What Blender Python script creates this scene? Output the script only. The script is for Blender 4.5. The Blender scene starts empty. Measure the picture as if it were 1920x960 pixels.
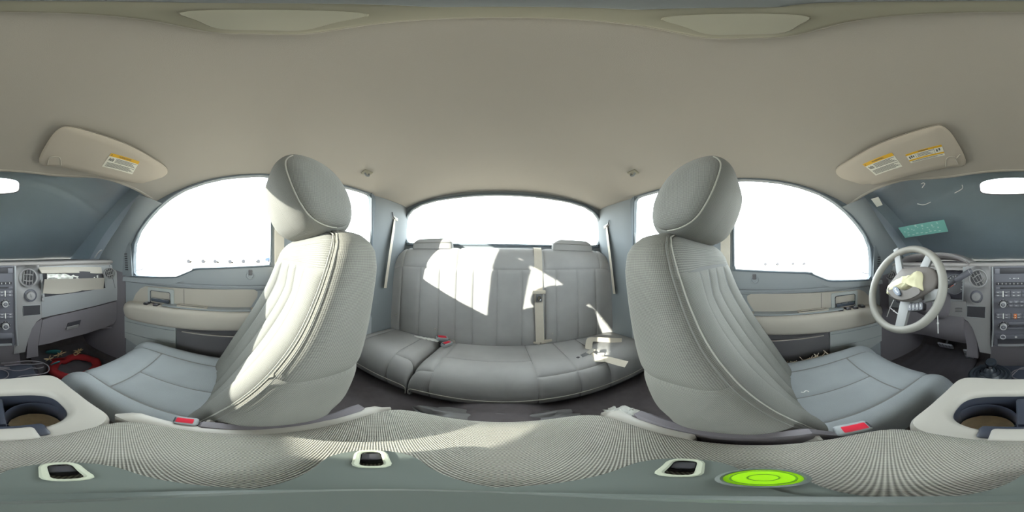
import bpy, bmesh, math, random
from mathutils import Vector, Matrix, noise as mnoise
from mathutils.geometry import delaunay_2d_cdt
random.seed(7)
R = math.radians
scene = bpy.context.scene
col = scene.collection
LIFT = 1.70            # everything is laid out around the lens and lifted to stand on the ground at z = 0

# ------------------------------------------------------------------ camera, sky, sun, exposure
cd = bpy.data.cameras.new('camera')
cd.type = 'PANO'
try:
    cd.panorama_type = 'EQUIRECTANGULAR'
except Exception:
    pass
try:
    cd.cycles.panorama_type = 'EQUIRECTANGULAR'
except Exception:
    pass
cd.clip_start = 0.005
cd.clip_end = 500
cam = bpy.data.objects.new('camera', cd)
col.objects.link(cam)
cam.matrix_world = (Matrix.Translation((0, 0, LIFT)) @ Matrix.Rotation(R(-0.75), 4, 'Y')
                    @ Matrix.Rotation(R(-3.375), 4, 'Z') @ Matrix.Rotation(R(90), 4, 'X'))
scene.camera = cam

world = bpy.data.worlds.new('hazy_sky')
scene.world = world
world.use_nodes = True
bg = world.node_tree.nodes['Background']
bg.inputs['Color'].default_value = (0.90, 0.95, 1.0, 1)
bg.inputs['Strength'].default_value = 5.0

SUN_AZ, SUN_EL = -134.5, 18.8
sd = bpy.data.lights.new('sun', 'SUN')
sd.energy = 7.5
sd.angle = R(0.6)
sd.color = (1.0, 0.94, 0.84)
sun = bpy.data.objects.new('sun', sd)
col.objects.link(sun)
sdir = Vector((math.sin(R(SUN_AZ)) * math.cos(R(SUN_EL)), math.cos(R(SUN_AZ)) * math.cos(R(SUN_EL)), math.sin(R(SUN_EL))))
sun.rotation_euler = sdir.to_track_quat('Z', 'Y').to_euler()
sun.location = sdir * 20

scene.view_settings.view_transform = 'Standard'
scene.view_settings.look = 'None'
scene.view_settings.exposure = 1.25
scene.view_settings.gamma = 1.0
scene.view_settings.use_curve_mapping = False
scene.cycles.max_bounces = 10
scene.cycles.diffuse_bounces = 7
scene.cycles.glossy_bounces = 4
scene.cycles.transparent_max_bounces = 12
scene.cycles.caustics_reflective = False
scene.cycles.caustics_refractive = False
scene.cycles.sample_clamp_indirect = 8.0

# ------------------------------------------------------------------ helpers
def lin(r, g, b):
    f = lambda c: (c / 255 / 12.92) if c / 255 <= 0.04045 else ((c / 255 + 0.055) / 1.055) ** 2.4
    return (f(r), f(g), f(b), 1)

def nod(nt, t, **k):
    n = nt.nodes.new(t)
    for a, b in k.items():
        setattr(n, a, b)
    return n

def plain(name, rgb, rough=0.6, metal=0.0, var=0.08, scale=6.0, bump=0.0, bscale=400.0, spec=0.5):
    m = bpy.data.materials.new(name)
    m.use_nodes = True
    nt = m.node_tree
    b = nt.nodes['Principled BSDF']
    b.inputs['Roughness'].default_value = rough
    b.inputs['Metallic'].default_value = metal
    b.inputs['Specular IOR Level'].default_value = spec
    c = lin(*rgb)
    tc = nod(nt, 'ShaderNodeTexCoord')
    nz = nod(nt, 'ShaderNodeTexNoise')
    nz.inputs['Scale'].default_value = scale
    nz.inputs['Detail'].default_value = 5
    nt.links.new(tc.outputs['Object'], nz.inputs['Vector'])
    mx = nod(nt, 'ShaderNodeMix', data_type='RGBA')
    mx.inputs['A'].default_value = tuple(x * (1 - var) for x in c[:3]) + (1,)
    mx.inputs['B'].default_value = tuple(min(1, x * (1 + var)) for x in c[:3]) + (1,)
    nt.links.new(nz.outputs['Fac'], mx.inputs['Factor'])
    nt.links.new(mx.outputs['Result'], b.inputs['Base Color'])
    if bump > 0:
        n2 = nod(nt, 'ShaderNodeTexNoise')
        n2.inputs['Scale'].default_value = bscale
        nt.links.new(tc.outputs['Object'], n2.inputs['Vector'])
        bp = nod(nt, 'ShaderNodeBump')
        bp.inputs['Strength'].default_value = bump
        bp.inputs['Distance'].default_value = 0.001
        nt.links.new(n2.outputs['Fac'], bp.inputs['Height'])
        nt.links.new(bp.outputs['Normal'], b.inputs['Normal'])
    return m

def fabric(name, dark, light, pitch=0.0014, bump=0.35, stain=0.10, flat=False):
    m = bpy.data.materials.new(name)
    m.use_nodes = True
    nt = m.node_tree
    L = nt.links.new
    b = nt.nodes['Principled BSDF']
    b.inputs['Roughness'].default_value = 0.9
    b.inputs['Specular IOR Level'].default_value = 0.15
    tc = nod(nt, 'ShaderNodeTexCoord')
    sp = nod(nt, 'ShaderNodeSeparateXYZ')
    L(tc.outputs['Object'], sp.inputs[0])
    def mth(op, a, bb):
        n = nod(nt, 'ShaderNodeMath', operation=op)
        for i, v in enumerate((a, bb)):
            if v is None:
                continue
            if isinstance(v, (int, float)):
                n.inputs[i].default_value = v
            else:
                L(v, n.inputs[i])
        return n.outputs[0]
    k = math.pi / pitch
    p = mth('ADD', sp.outputs['X'], sp.outputs['Y'])
    q = mth('ADD', sp.outputs['Z'], mth('MULTIPLY', mth('SUBTRACT', sp.outputs['Y'], sp.outputs['X']), 0.75))
    if flat:
        p, q = sp.outputs['X'], sp.outputs['Y']
    else:
        uvs = nod(nt, 'ShaderNodeSeparateXYZ')
        L(tc.outputs['UV'], uvs.inputs[0])
        p = mth('MULTIPLY', mth('ADD', uvs.outputs['X'], uvs.outputs['Y']), 0.72)
        q = mth('MULTIPLY', mth('SUBTRACT', uvs.outputs['X'], uvs.outputs['Y']), 0.72)
    sa = mth('SINE', mth('MULTIPLY', p, k), None)
    sb = mth('SINE', mth('MULTIPLY', q, k), None)
    w = mth('ADD', mth('MULTIPLY', mth('MULTIPLY', sa, sb), 0.5), 0.5)
    nz = nod(nt, 'ShaderNodeTexNoise')
    nz.inputs['Scale'].default_value = 5
    nz.inputs['Detail'].default_value = 6
    L(tc.outputs['Object'], nz.inputs['Vector'])
    mx = nod(nt, 'ShaderNodeMix', data_type='RGBA')
    mx.inputs['A'].default_value = lin(*dark)
    mx.inputs['B'].default_value = lin(*light)
    L(w, mx.inputs['Factor'])
    hs = nod(nt, 'ShaderNodeHueSaturation')
    L(mx.outputs['Result'], hs.inputs['Color'])
    mr = nod(nt, 'ShaderNodeMapRange')
    mr.inputs['From Min'].default_value = 0.3
    mr.inputs['From Max'].default_value = 0.7
    mr.inputs['To Min'].default_value = 1 - stain
    mr.inputs['To Max'].default_value = 1 + stain
    L(nz.outputs['Fac'], mr.inputs['Value'])
    L(mr.outputs['Result'], hs.inputs['Value'])
    L(hs.outputs['Color'], b.inputs['Base Color'])
    bp = nod(nt, 'ShaderNodeBump')
    bp.inputs['Strength'].default_value = bump
    bp.inputs['Distance'].default_value = 0.0012
    L(w, bp.inputs['Height'])
    L(bp.outputs['Normal'], b.inputs['Normal'])
    return m

def glassmat(name, tint, refl=1.0):
    m = bpy.data.materials.new(name)
    m.use_nodes = True
    nt = m.node_tree
    nt.nodes.clear()
    o = nod(nt, 'ShaderNodeOutputMaterial')
    t = nod(nt, 'ShaderNodeBsdfTransparent')
    t.inputs['Color'].default_value = tint
    g = nod(nt, 'ShaderNodeBsdfGlossy')
    g.inputs['Roughness'].default_value = 0.03
    f = nod(nt, 'ShaderNodeLayerWeight')
    f.inputs['Blend'].default_value = 0.5
    pw = nod(nt, 'ShaderNodeMath', operation='POWER')
    pw.inputs[1].default_value = 5.0
    nt.links.new(f.outputs['Facing'], pw.inputs[0])
    mm = nod(nt, 'ShaderNodeMath', operation='MULTIPLY_ADD')
    mm.inputs[1].default_value = 0.9 * refl
    mm.inputs[2].default_value = 0.03 * refl
    nt.links.new(pw.outputs[0], mm.inputs[0])
    mx = nod(nt, 'ShaderNodeMixShader')
    nt.links.new(mm.outputs[0], mx.inputs[0])
    nt.links.new(t.outputs[0], mx.inputs[1])
    nt.links.new(g.outputs[0], mx.inputs[2])
    nt.links.new(mx.outputs[0], o.inputs[0])
    return m

def emis(name, rgb, st):
    m = plain(name, rgb, 0.4)
    b = m.node_tree.nodes['Principled BSDF']
    b.inputs['Emission Color'].default_value = lin(*rgb)
    b.inputs['Emission Strength'].default_value = st
    return m

def link(name, me, mat, parent=None, angle=38):
    me.name = name
    if mat is not None and not me.materials:
        me.materials.append(mat)
    for p in me.polygons:
        p.use_smooth = True
    me.set_sharp_from_angle(angle=R(angle))
    o = bpy.data.objects.new(name, me)
    col.objects.link(o)
    if parent is not None:
        o.parent = parent
        pl = parent.location if parent.parent is None else Vector((0, 0, 0))
        o.matrix_parent_inverse = Matrix.Translation(-pl)
    return o

def fin(bm, name, mat, parent=None, angle=38, recalc=True):
    if recalc:
        bmesh.ops.recalc_face_normals(bm, faces=bm.faces)
    me = bpy.data.meshes.new(name)
    bm.to_mesh(me)
    bm.free()
    return link(name, me, mat, parent, angle)

def tag(o, label, cat, group=None, kind=None):
    o['label'] = label
    if cat:
        o['category'] = cat
    if group:
        o['group'] = group
    if kind:
        o['kind'] = kind
    return o

def thing(name, loc, label, cat, group=None, kind=None):
    o = bpy.data.objects.new(name, None)
    o.empty_display_size = 0.05
    o.location = loc
    col.objects.link(o)
    return tag(o, label, cat, group, kind)

def add(bm, other):
    me = bpy.data.meshes.new('tmp')
    other.to_mesh(me)
    other.free()
    bm.from_mesh(me)
    bpy.data.meshes.remove(me)
    return bm

def rbox(c, s, bev=0.004, seg=2, rot=None):
    bm = bmesh.new()
    bmesh.ops.create_cube(bm, size=1)
    bmesh.ops.scale(bm, vec=s, verts=bm.verts)
    if bev > 0:
        bmesh.ops.bevel(bm, geom=bm.edges[:], offset=min(bev, min(s) * 0.45), segments=seg, affect='EDGES', profile=0.5)
    M = Matrix.Translation(c)
    if rot is not None:
        M = M @ rot
    bmesh.ops.transform(bm, matrix=M, verts=bm.verts)
    return bm

def rotm(x=0, y=0, z=0):
    return Matrix.Rotation(R(z), 4, 'Z') @ Matrix.Rotation(R(y), 4, 'Y') @ Matrix.Rotation(R(x), 4, 'X')

def loft(rings, closed=True, cap=True):
    bm = bmesh.new()
    vs = [[bm.verts.new(p) for p in r] for r in rings]
    n = len(rings[0])
    for a, b in zip(vs, vs[1:]):
        for i in range(n if closed else n - 1):
            j = (i + 1) % n
            bm.faces.new((a[i], a[j], b[j], b[i]))
    if cap and closed:
        bm.faces.new(vs[0])
        bm.faces.new(list(reversed(vs[-1])))
    return bm

def smooth_path(pts, n=6, closed=False):
    P = [Vector(p) for p in pts]
    out = []
    m = len(P)
    rng = range(m if closed else m - 1)
    for i in rng:
        if closed:
            a, b, c, d = P[i - 1], P[i], P[(i + 1) % m], P[(i + 2) % m]
        else:
            a, b, c, d = P[max(i - 1, 0)], P[i], P[i + 1], P[min(i + 2, m - 1)]
        for k in range(n):
            t = k / n
            out.append(0.5 * (2 * b + (c - a) * t + (2 * a - 5 * b + 4 * c - d) * t * t + (3 * b - a - 3 * c + d) * t ** 3))
    if not closed:
        out.append(P[-1])
    return out

def tube(pts, r=0.003, n=6, closed=False, flat=None):
    """round tube, or a strap when flat=(width, thickness, width_direction)"""
    P = [Vector(p) for p in pts]
    m = len(P)
    rings = []
    prev = None
    for i, p in enumerate(P):
        if closed:
            t = P[(i + 1) % m] - P[i - 1]
        else:
            t = P[min(i + 1, m - 1)] - P[max(i - 1, 0)]
        t.normalize()
        if flat:
            wd = Vector(flat[2]) if not callable(flat[2]) else flat[2](i / (m - 1))
            a = (wd - t * wd.dot(t)).normalized()
            b = t.cross(a)
            w, h = flat[0] / 2, flat[1] / 2
            rings.append([p + a * w + b * h, p - a * w + b * h, p - a * w - b * h, p + a * w - b * h])
            continue
        if prev is None:
            a = t.orthogonal().normalized()
        else:
            a = (prev - t * prev.dot(t))
            a = a.normalized() if a.length > 1e-6 else t.orthogonal().normalized()
        prev = a
        b = t.cross(a)
        rr = r(i / max(1, m - 1)) if callable(r) else r
        rings.append([p + (a * math.cos(k * 2 * math.pi / n) + b * math.sin(k * 2 * math.pi / n)) * rr for k in range(n)])
    if closed:
        bm = loft(rings + [rings[0]], True, False)
        bmesh.ops.remove_doubles(bm, verts=bm.verts, dist=1e-6)
        return bm
    return loft(rings, True, True)

def lathe(prof, c, axis=(0, 0, 1), n=24, cap=True):
    ax = Vector(axis).normalized()
    a = ax.orthogonal().normalized()
    b = ax.cross(a)
    C = Vector(c)
    rings = []
    for r, h in prof:
        rings.append([C + ax * h + (a * math.cos(k * 2 * math.pi / n) + b * math.sin(k * 2 * math.pi / n)) * max(r, 1e-4) for k in range(n)])
    return loft(rings, True, cap)

def plate(outline, holes, f, th):
    """flat piece with holes; f maps (p,q)->3D, th is the thickness vector"""
    loops = [list(outline)] + [list(h) for h in holes]
    V2, E2 = [], []
    for lp in loops:
        k = len(V2)
        V2 += [Vector((p[0], p[1])) for p in lp]
        E2 += [(k + i, k + (i + 1) % len(lp)) for i in range(len(lp))]
    v, e, fcs, ov, oe, of = delaunay_2d_cdt(V2, E2, [], 0, 1e-7)
    mp = {}
    for i, l in enumerate(ov):
        for k in l:
            mp[k] = i
    def inside(p, lp):
        c = False
        for i in range(len(lp)):
            x0, y0 = lp[i][0], lp[i][1]
            x1, y1 = lp[i - 1][0], lp[i - 1][1]
            if (y0 > p.y) != (y1 > p.y) and p.x < (x1 - x0) * (p.y - y0) / (y1 - y0) + x0:
                c = not c
        return c
    bm = bmesh.new()
    thv = Vector(th)
    A = [bm.verts.new(f(q.x, q.y)) for q in v]
    B_ = [bm.verts.new(q.co + thv) for q in A]
    for fc in fcs:
        c = sum((v[i] for i in fc), Vector((0, 0))) / len(fc)
        if inside(c, loops[0]) and not any(inside(c, h) for h in loops[1:]):
            bm.faces.new([A[i] for i in fc])
            bm.faces.new([B_[i] for i in reversed(fc)])
    k = 0
    for lp in loops:
        n = len(lp)
        for i in range(n):
            a, b = mp[k + i], mp[k + (i + 1) % n]
            if a != b:
                try:
                    bm.faces.new((A[a], A[b], B_[b], B_[a]))
                except ValueError:
                    pass
        k += n
    loose = [q for q in bm.verts if not q.link_faces]
    bmesh.ops.delete(bm, geom=loose, context='VERTS')
    return bm

def rrect(x0, x1, y0, y1, r, n=4):
    out = []
    for cx, cy, a in ((x1 - r, y1 - r, 0), (x0 + r, y1 - r, 90), (x0 + r, y0 + r, 180), (x1 - r, y0 + r, 270)):
        for k in range(n + 1):
            t = R(a + 90 * k / n)
            out.append((cx + r * math.cos(t), cy + r * math.sin(t)))
    return out

def sell(n, a, b, N, arc=True):
    """superellipse loop, even spacing along its length, angle 0 = +x, counter-clockwise"""
    M = 1440
    raw = []
    for k in range(M + 1):
        t = 2 * math.pi * k / M
        c, s = math.cos(t), math.sin(t)
        raw.append((a * math.copysign(abs(c) ** (2 / n), c), b * math.copysign(abs(s) ** (2 / n), s)))
    L = [0]
    for p, q in zip(raw, raw[1:]):
        L.append(L[-1] + math.hypot(q[0] - p[0], q[1] - p[1]))
    out = []
    j = 0
    for k in range(N):
        d = L[-1] * k / N
        while L[j + 1] < d:
            j += 1
        t = (d - L[j]) / max(1e-9, L[j + 1] - L[j])
        out.append((raw[j][0] + (raw[j + 1][0] - raw[j][0]) * t, raw[j][1] + (raw[j + 1][1] - raw[j][1]) * t))
    return out

def interp(tab, x):
    if x <= tab[0][0]:
        return tab[0][1]
    for (a, b), (c, d) in zip(tab, tab[1:]):
        if x <= c:
            t = (x - a) / (c - a)
            return b + (d - b) * t
    return tab[-1][1]

def sinterp(tab, x):
    """smooth (Catmull) version of interp"""
    if x <= tab[0][0]:
        return tab[0][1]
    for i in range(len(tab) - 1):
        if x <= tab[i + 1][0]:
            x0, y0 = tab[i]
            x1, y1 = tab[i + 1]
            h = x1 - x0
            m0 = (y1 - tab[i - 1][1]) / (x1 - tab[i - 1][0]) if i > 0 else (y1 - y0) / h
            m1 = (tab[i + 2][1] - y0) / (tab[i + 2][0] - x0) if i + 2 < len(tab) else (y1 - y0) / h
            t = (x - x0) / h
            return ((2 * t ** 3 - 3 * t * t + 1) * y0 + (t ** 3 - 2 * t * t + t) * h * m0
                    + (-2 * t ** 3 + 3 * t * t) * y1 + (t ** 3 - t * t) * h * m1)
    return tab[-1][1]

def surf(f, u0, u1, v0, v1, nu, nv, bulge=0.003, groove=0.006, rad=0.010, out=None, edges=(1, 1, 1, 1), nfun=None, uvf=None):
    """a stitched panel lying on the surface f(u,v): full in the middle, pulled down at its seams"""
    def sp(n):
        r = []
        for i in range(n + 1):
            t = i / n
            r.append(0.55 * t + 0.45 * (0.5 - 0.5 * math.cos(math.pi * t)))
        return r
    U, V = sp(nu), sp(nv)
    P = [[f(u0 + (u1 - u0) * s, v0 + (v1 - v0) * t) for s in U] for t in V]
    LU = sum((P[nv // 2][i + 1] - P[nv // 2][i]).length for i in range(nu))
    LV = sum((P[j + 1][nu // 2] - P[j][nu // 2]).length for j in range(nv))
    bm = bmesh.new()
    vs = []
    for j, t in enumerate(V):
        row = []
        for i, s in enumerate(U):
            p = P[j][i]
            du = P[j][min(i + 1, nu)] - P[j][max(i - 1, 0)]
            dv = P[min(j + 1, nv)][i] - P[max(j - 1, 0)][i]
            n = du.cross(dv)
            if n.length > 1e-12:
                n.normalize()
            if out is not None and n.dot(p - Vector(out)) < 0:
                n = -n
            if nfun is not None:
                n = nfun(p)
            d = min([9.0] + [x for x, on in zip((s * LU, (1 - s) * LU, t * LV, (1 - t) * LV), edges) if on])
            h = -groove + (groove + bulge) * (1 - math.exp(-d / rad))
            row.append(bm.verts.new(p + n * h))
        vs.append(row)
    uvl = bm.loops.layers.uv.new('weave')
    for j in range(nv):
        for i in range(nu):
            fc = bm.faces.new((vs[j][i], vs[j][i + 1], vs[j + 1][i + 1], vs[j + 1][i]))
            for lp, (a, b) in zip(fc.loops, ((i, j), (i + 1, j), (i + 1, j + 1), (i, j + 1))):
                lp[uvl].uv = uvf(P[b][a]) if uvf is not None else (U[a] * LU, V[b] * LV)
    return bm

def sheet(f, nu, nv, th=None):
    bm = bmesh.new()
    vs = [[bm.verts.new(f(i / nu, j / nv)) for i in range(nu + 1)] for j in range(nv + 1)]
    for j in range(nv):
        for i in range(nu):
            bm.faces.new((vs[j][i], vs[j][i + 1], vs[j + 1][i + 1], vs[j + 1][i]))
    if th:
        geo = bmesh.ops.extrude_face_region(bm, geom=bm.faces[:])
        bmesh.ops.translate(bm, vec=th, verts=[g for g in geo['geom'] if isinstance(g, bmesh.types.BMVert)])
    return bm

def textmesh(s, size, M, name, mat, parent):
    cu = bpy.data.curves.new('t', 'FONT')
    cu.body = s
    cu.size = size
    cu.align_x = 'CENTER'
    cu.align_y = 'CENTER'
    cu.extrude = 0.0003
    cu.resolution_u = 3
    to = bpy.data.objects.new('t', cu)
    col.objects.link(to)
    dg = bpy.context.evaluated_depsgraph_get()
    me = bpy.data.meshes.new_from_object(to.evaluated_get(dg))
    bpy.data.objects.remove(to)
    me.transform(M)
    me.materials.clear()
    return link(name, me, mat, parent)

def frame_m(o, ex, ey):
    ex = Vector(ex).normalized()
    ey = Vector(ey)
    ez = ex.cross(ey).normalized()
    ey = ez.cross(ex)
    return Matrix(((ex.x, ey.x, ez.x, o[0]), (ex.y, ey.y, ez.y, o[1]), (ex.z, ey.z, ez.z, o[2]), (0, 0, 0, 1)))

# ------------------------------------------------------------------ materials
M = {}
M['headliner'] = plain('headliner_felt', (172, 168, 161), 0.95, var=0.05, scale=3, bump=0.25, bscale=900, spec=0.1)
M['visor'] = plain('visor_vinyl', (186, 179, 169), 0.8, var=0.03, bump=0.15, spec=0.2)
M['seat'] = fabric('seat_cloth', (104, 104, 101), (160, 159, 153))
M['seat_light'] = fabric('seat_cloth_side', (108, 107, 102), (152, 150, 142), 0.0019)
M['cushion'] = fabric('cushion_cloth', (126, 130, 133), (172, 177, 179))
M['bench'] = fabric('bench_cloth', (140, 139, 139), (186, 185, 183))
M['lid'] = fabric('armrest_cloth', (74, 73, 70), (196, 193, 182), 0.0017, 0.8, 0.06, True)
M['foam'] = plain('seam_foam', (118, 118, 117), 0.95)
M['seam'] = plain('seam_thread', (128, 127, 122), 0.9)
M['seam_light'] = plain('piping_thread', (176, 174, 164), 0.9)
M['dark_seam'] = plain('dark_seam_line', (70, 70, 72), 0.9)  # dark grey line drawn along door and dash panel seams
M['door_tan'] = plain('door_tan_vinyl', (184, 177, 166), 0.65, var=0.05, bump=0.2, bscale=500)
M['door_grey'] = plain('door_grey_plastic', (154, 159, 162), 0.6, var=0.05, bump=0.2, bscale=500)
M['door_light'] = plain('door_light_plastic', (176, 180, 178), 0.6, var=0.05)
M['door_dark'] = plain('door_pocket_plastic', (106, 104, 106), 0.6, var=0.05)
M['seal'] = plain('rubber_seal', (104, 114, 122), 0.6)
M['pillar'] = plain('pillar_plastic', (128, 134, 138), 0.7, var=0.05, bump=0.15)
M['dash'] = plain('dash_grey', (150, 145, 145), 0.6, var=0.05, bump=0.25, bscale=500)
M['dash_top'] = plain('dash_top_pad', (160, 155, 152), 0.55, var=0.05, bump=0.25, bscale=500)
M['dash_low'] = plain('dash_lower', (118, 113, 118), 0.6, var=0.05, bump=0.2, bscale=500)
M['silver'] = plain('dash_silver_paint', (158, 160, 162), 0.38, metal=0.25, var=0.03)
M['column'] = plain('dash_column_paint', (152, 150, 150), 0.45, metal=0.15, var=0.03)
M['stack'] = plain('stack_charcoal', (102, 102, 110), 0.42, var=0.04)
M['button'] = plain('button_charcoal', (118, 118, 126), 0.4, var=0.04)
M['black'] = plain('black_plastic', (62, 61, 66), 0.45)
M['tray'] = plain('tray_black_plastic', (62, 66, 78), 0.3)
M['white_mark'] = plain('white_marking', (225, 225, 222), 0.5)
M['chrome'] = plain('chrome', (205, 208, 212), 0.12, metal=1.0, var=0.02)
M['dark_chrome'] = plain('dark_chrome', (96, 104, 116), 0.25, metal=0.35, var=0.03)
M['pedal'] = plain('pedal_rubber', (150, 150, 156), 0.5)
M['ring'] = plain('bright_ring', (206, 206, 206), 0.3, metal=0.15, var=0.02)
M['steel'] = plain('satin_steel', (168, 168, 170), 0.35, metal=0.8)
M['console'] = plain('console_light_plastic', (176, 172, 164), 0.45, var=0.06, scale=9)
M['console_low'] = plain('console_body_plastic', (120, 118, 114), 0.6)
M['carpet'] = plain('floor_carpet', (104, 98, 100), 0.95, var=0.2, scale=30, bump=0.6, bscale=700, spec=0.1)
M['mat'] = plain('rubber_mat', (92, 88, 93), 0.7, var=0.1)
M['wheel'] = plain('wheel_rim_vinyl', (146, 143, 136), 0.55, var=0.10, scale=12, bump=0.2)
M['spoke'] = plain('wheel_spoke_paint', (136, 136, 136), 0.45, metal=0.1)
M['hub'] = plain('wheel_hub_vinyl', (112, 106, 102), 0.6, bump=0.2)
M['airbag'] = plain('airbag_cloth', (226, 220, 184), 0.85, var=0.06, scale=25)
M['paper'] = plain('white_paper', (232, 232, 226), 0.8, var=0.03)
M['belt'] = plain('belt_webbing', (198, 190, 176), 0.8, var=0.06, scale=60)
M['belt_grey'] = plain('belt_hardware_plastic', (176, 172, 164), 0.5)
M['red'] = plain('buckle_red', (206, 40, 62), 0.4)
M['yellow'] = plain('label_yellow', (226, 178, 48), 0.6)
M['label'] = plain('label_white', (228, 228, 218), 0.6, var=0.02)
M['ink'] = plain('label_ink', (96, 98, 98), 0.7)
M['teal'] = plain('teal_sticker', (142, 208, 198), 0.6, var=0.05)
M['teal_mark'] = plain('teal_sticker_marks', (205, 236, 228), 0.6)
M['cover'] = plain('windshield_tarp', (178, 186, 196), 0.75, var=0.12, scale=4)
M['brown'] = plain('stained_cup_base', (218, 198, 164), 0.9, var=0.25, scale=60)
M['foot_red'] = plain('red_felt', (150, 34, 40), 0.9, var=0.15, scale=30)
M['foot_teal'] = plain('teal_felt', (78, 168, 174), 0.9)
M['foot_cream'] = plain('cream_felt', (206, 180, 140), 0.9)
M['tripod'] = plain('tripod_grey_plastic', (100, 107, 102), 0.45, var=0.08, scale=20)
M['tripod_light'] = plain('tripod_slot_edge', (188, 192, 172), 0.45)
M['bubble'] = plain('bubble_green', (160, 225, 30), 0.15, var=0.05)
M['bubble_ring'] = plain('bubble_dark_green', (96, 150, 26), 0.3)
M['lens'] = plain('dome_lens', (172, 171, 158), 0.25)
M['dome'] = plain('dome_housing', (150, 148, 134), 0.6)
M['glass'] = glassmat('window_glass', (0.93, 0.96, 0.95, 1), 0.8)
M['wind_glass'] = glassmat('windshield_glass', (0.92, 0.95, 0.95, 1), 1.0)
M['mirror'] = plain('mirror_silver', (235, 238, 240), 0.02, metal=1.0, var=0.0)
M['gauge'] = plain('gauge_face', (58, 56, 66), 0.4)
M['needle'] = plain('gauge_needle', (220, 90, 50), 0.5)
M['orange'] = plain('hazard_orange', (214, 120, 60), 0.5)
M['blue'] = plain('oval_blue', (62, 74, 96), 0.3)
M['boot'] = plain('shift_boot_rubber', (48, 54, 62), 0.35)
M['gravel'] = plain('gravel_lot', (150, 140, 126), 0.95, var=0.3, scale=2.0, bump=0.5, bscale=30)
M['plastic_bag'] = plain('cloudy_plastic_bag', (122, 120, 120), 0.35)
M['thread'] = plain('frayed_foam', (196, 184, 164), 0.95)
M['clear'] = glassmat('tripod_slot_clear', (0.9, 0.95, 0.9, 1), 1.0)

# ================================================================== THE SETTING
# ---- ground outside
def ground():
    bm = bmesh.new()
    bmesh.ops.create_grid(bm, x_segments=24, y_segments=24, size=140)
    for v in bm.verts:
        v.co.z = -1.70
    return fin(bm, 'ground', M['gravel'])
tag(ground(), 'pale gravel lot seen outside the side windows', 'ground', kind='structure')

# ---- floor with tunnel
def floor_f(a, b):
    x = -0.78 + 1.56 * a
    y = -1.42 + 2.62 * b
    z = -0.80
    z += 0.10 * math.exp(-(x / 0.16) ** 4) * (1.0 if y < 0.6 else 0.5)
    if y < -1.05:
        z += (-1.05 - y) * 0.75
    return Vector((x, y, z))
tag(fin(sheet(floor_f, 40, 50, (0, 0, -0.04)), 'floor', M['carpet']), 'dark carpeted cab floor with centre tunnel', 'floor', kind='structure')

# ---- headliner
XR = 0.715
ZC = [(-0.66, 0.385), (-0.55, 0.418), (-0.4, 0.446), (-0.2, 0.464), (0.0, 0.470), (0.5, 0.470), (0.8, 0.460), (1.0, 0.443), (1.10, 0.432)]
ZR = [(-0.66, 0.20), (-0.5, 0.255), (-0.44, 0.282), (-0.3, 0.328), (-0.1, 0.362), (0.1, 0.375), (0.5, 0.382), (0.8, 0.380), (1.1, 0.370)]
YF = [(0, -0.66), (0.25, -0.655), (0.36, -0.62), (0.45, -0.565), (0.6, -0.49), (0.72, -0.44)]
def roof_z(x, y):
    a = min(1.0, abs(x) / XR)
    zc, zr = sinterp(ZC, y), sinterp(ZR, y)
    return zc + (zr - zc) * a ** 3.2
def head_f(a, b):
    x = (-1 + 2 * a) * XR
    y0 = sinterp(YF, abs(x))
    y = y0 + (1.11 - y0) * b
    return Vector((x, y, roof_z(x, y)))
tag(fin(sheet(head_f, 60, 70, (0, 0, 0.015)), 'ceiling', M['headliner']), 'beige grey felt headliner curving across the whole cab roof', 'ceiling', kind='structure')
tag(fin(rbox((0, 0.26, 0.52), (1.64, 1.92, 0.03), 0.01), 'trim_1', M['cover']), 'painted steel roof skin above the headliner', 'roof', kind='structure')
# front lip of the headliner
lip = [head_f(k / 40, 0) + Vector((0, -0.004, 0.004)) for k in range(41)]
tag(fin(tube(lip, 0.009, 8), 'trim_2', M['headliner']), 'rolled front edge of the headliner above the windshield', 'trim', kind='structure')

# ---- windows outlines on the x = 0.75 reference, narrowing to the roof
FWIN = [(-0.60, -0.128), (-0.37, -0.116), (-0.33, -0.108), (-0.26, -0.078), (-0.22, -0.067), (0.105, -0.052), (0.112, -0.03), (0.115, 0.37), (0.10, 0.392), (0.06, 0.394),
        (-0.10, 0.380), (-0.20, 0.362), (-0.30, 0.335), (-0.38, 0.298), (-0.45, 0.252), (-0.52, 0.192), (-0.575, 0.132), (-0.61, 0.06), (-0.62, -0.03), (-0.618, -0.11)]
RWIN = [(0.23, -0.045), (0.69, -0.045), (0.715, -0.03), (0.722, 0.0), (0.716, 0.37), (0.70, 0.392), (0.66, 0.398), (0.26, 0.400), (0.235, 0.395), (0.225, 0.37), (0.222, -0.03)]
def wall_x(z):
    return 0.75 - 0.10 * max(0.0, z)
def side_pt(s, y, z, off=0.0):
    x = wall_x(z)
    k = x / 0.75
    return Vector((s * (x + off), y * k, z * k))
def grow(loop, d):
    n = len(loop)
    area = sum(loop[i][0] * loop[(i + 1) % n][1] - loop[(i + 1) % n][0] * loop[i][1] for i in range(n))
    sg = 1 if area > 0 else -1
    out = []
    for i in range(n):
        a, b, c = Vector(loop[i - 1]), Vector(loop[i]), Vector(loop[(i + 1) % n])
        e1, e2 = (b - a).normalized(), (c - b).normalized()
        n1, n2 = Vector((e1.y, -e1.x)) * sg, Vector((e2.y, -e2.x)) * sg
        m = (n1 + n2)
        m = m / max(0.35, m.dot(n1)) if m.length > 1e-6 else n1
        if m.length > 1.8:
            m = m.normalized() * 1.8
        out.append((b.x + m.x * d, b.y + m.y * d))
    return out
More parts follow.
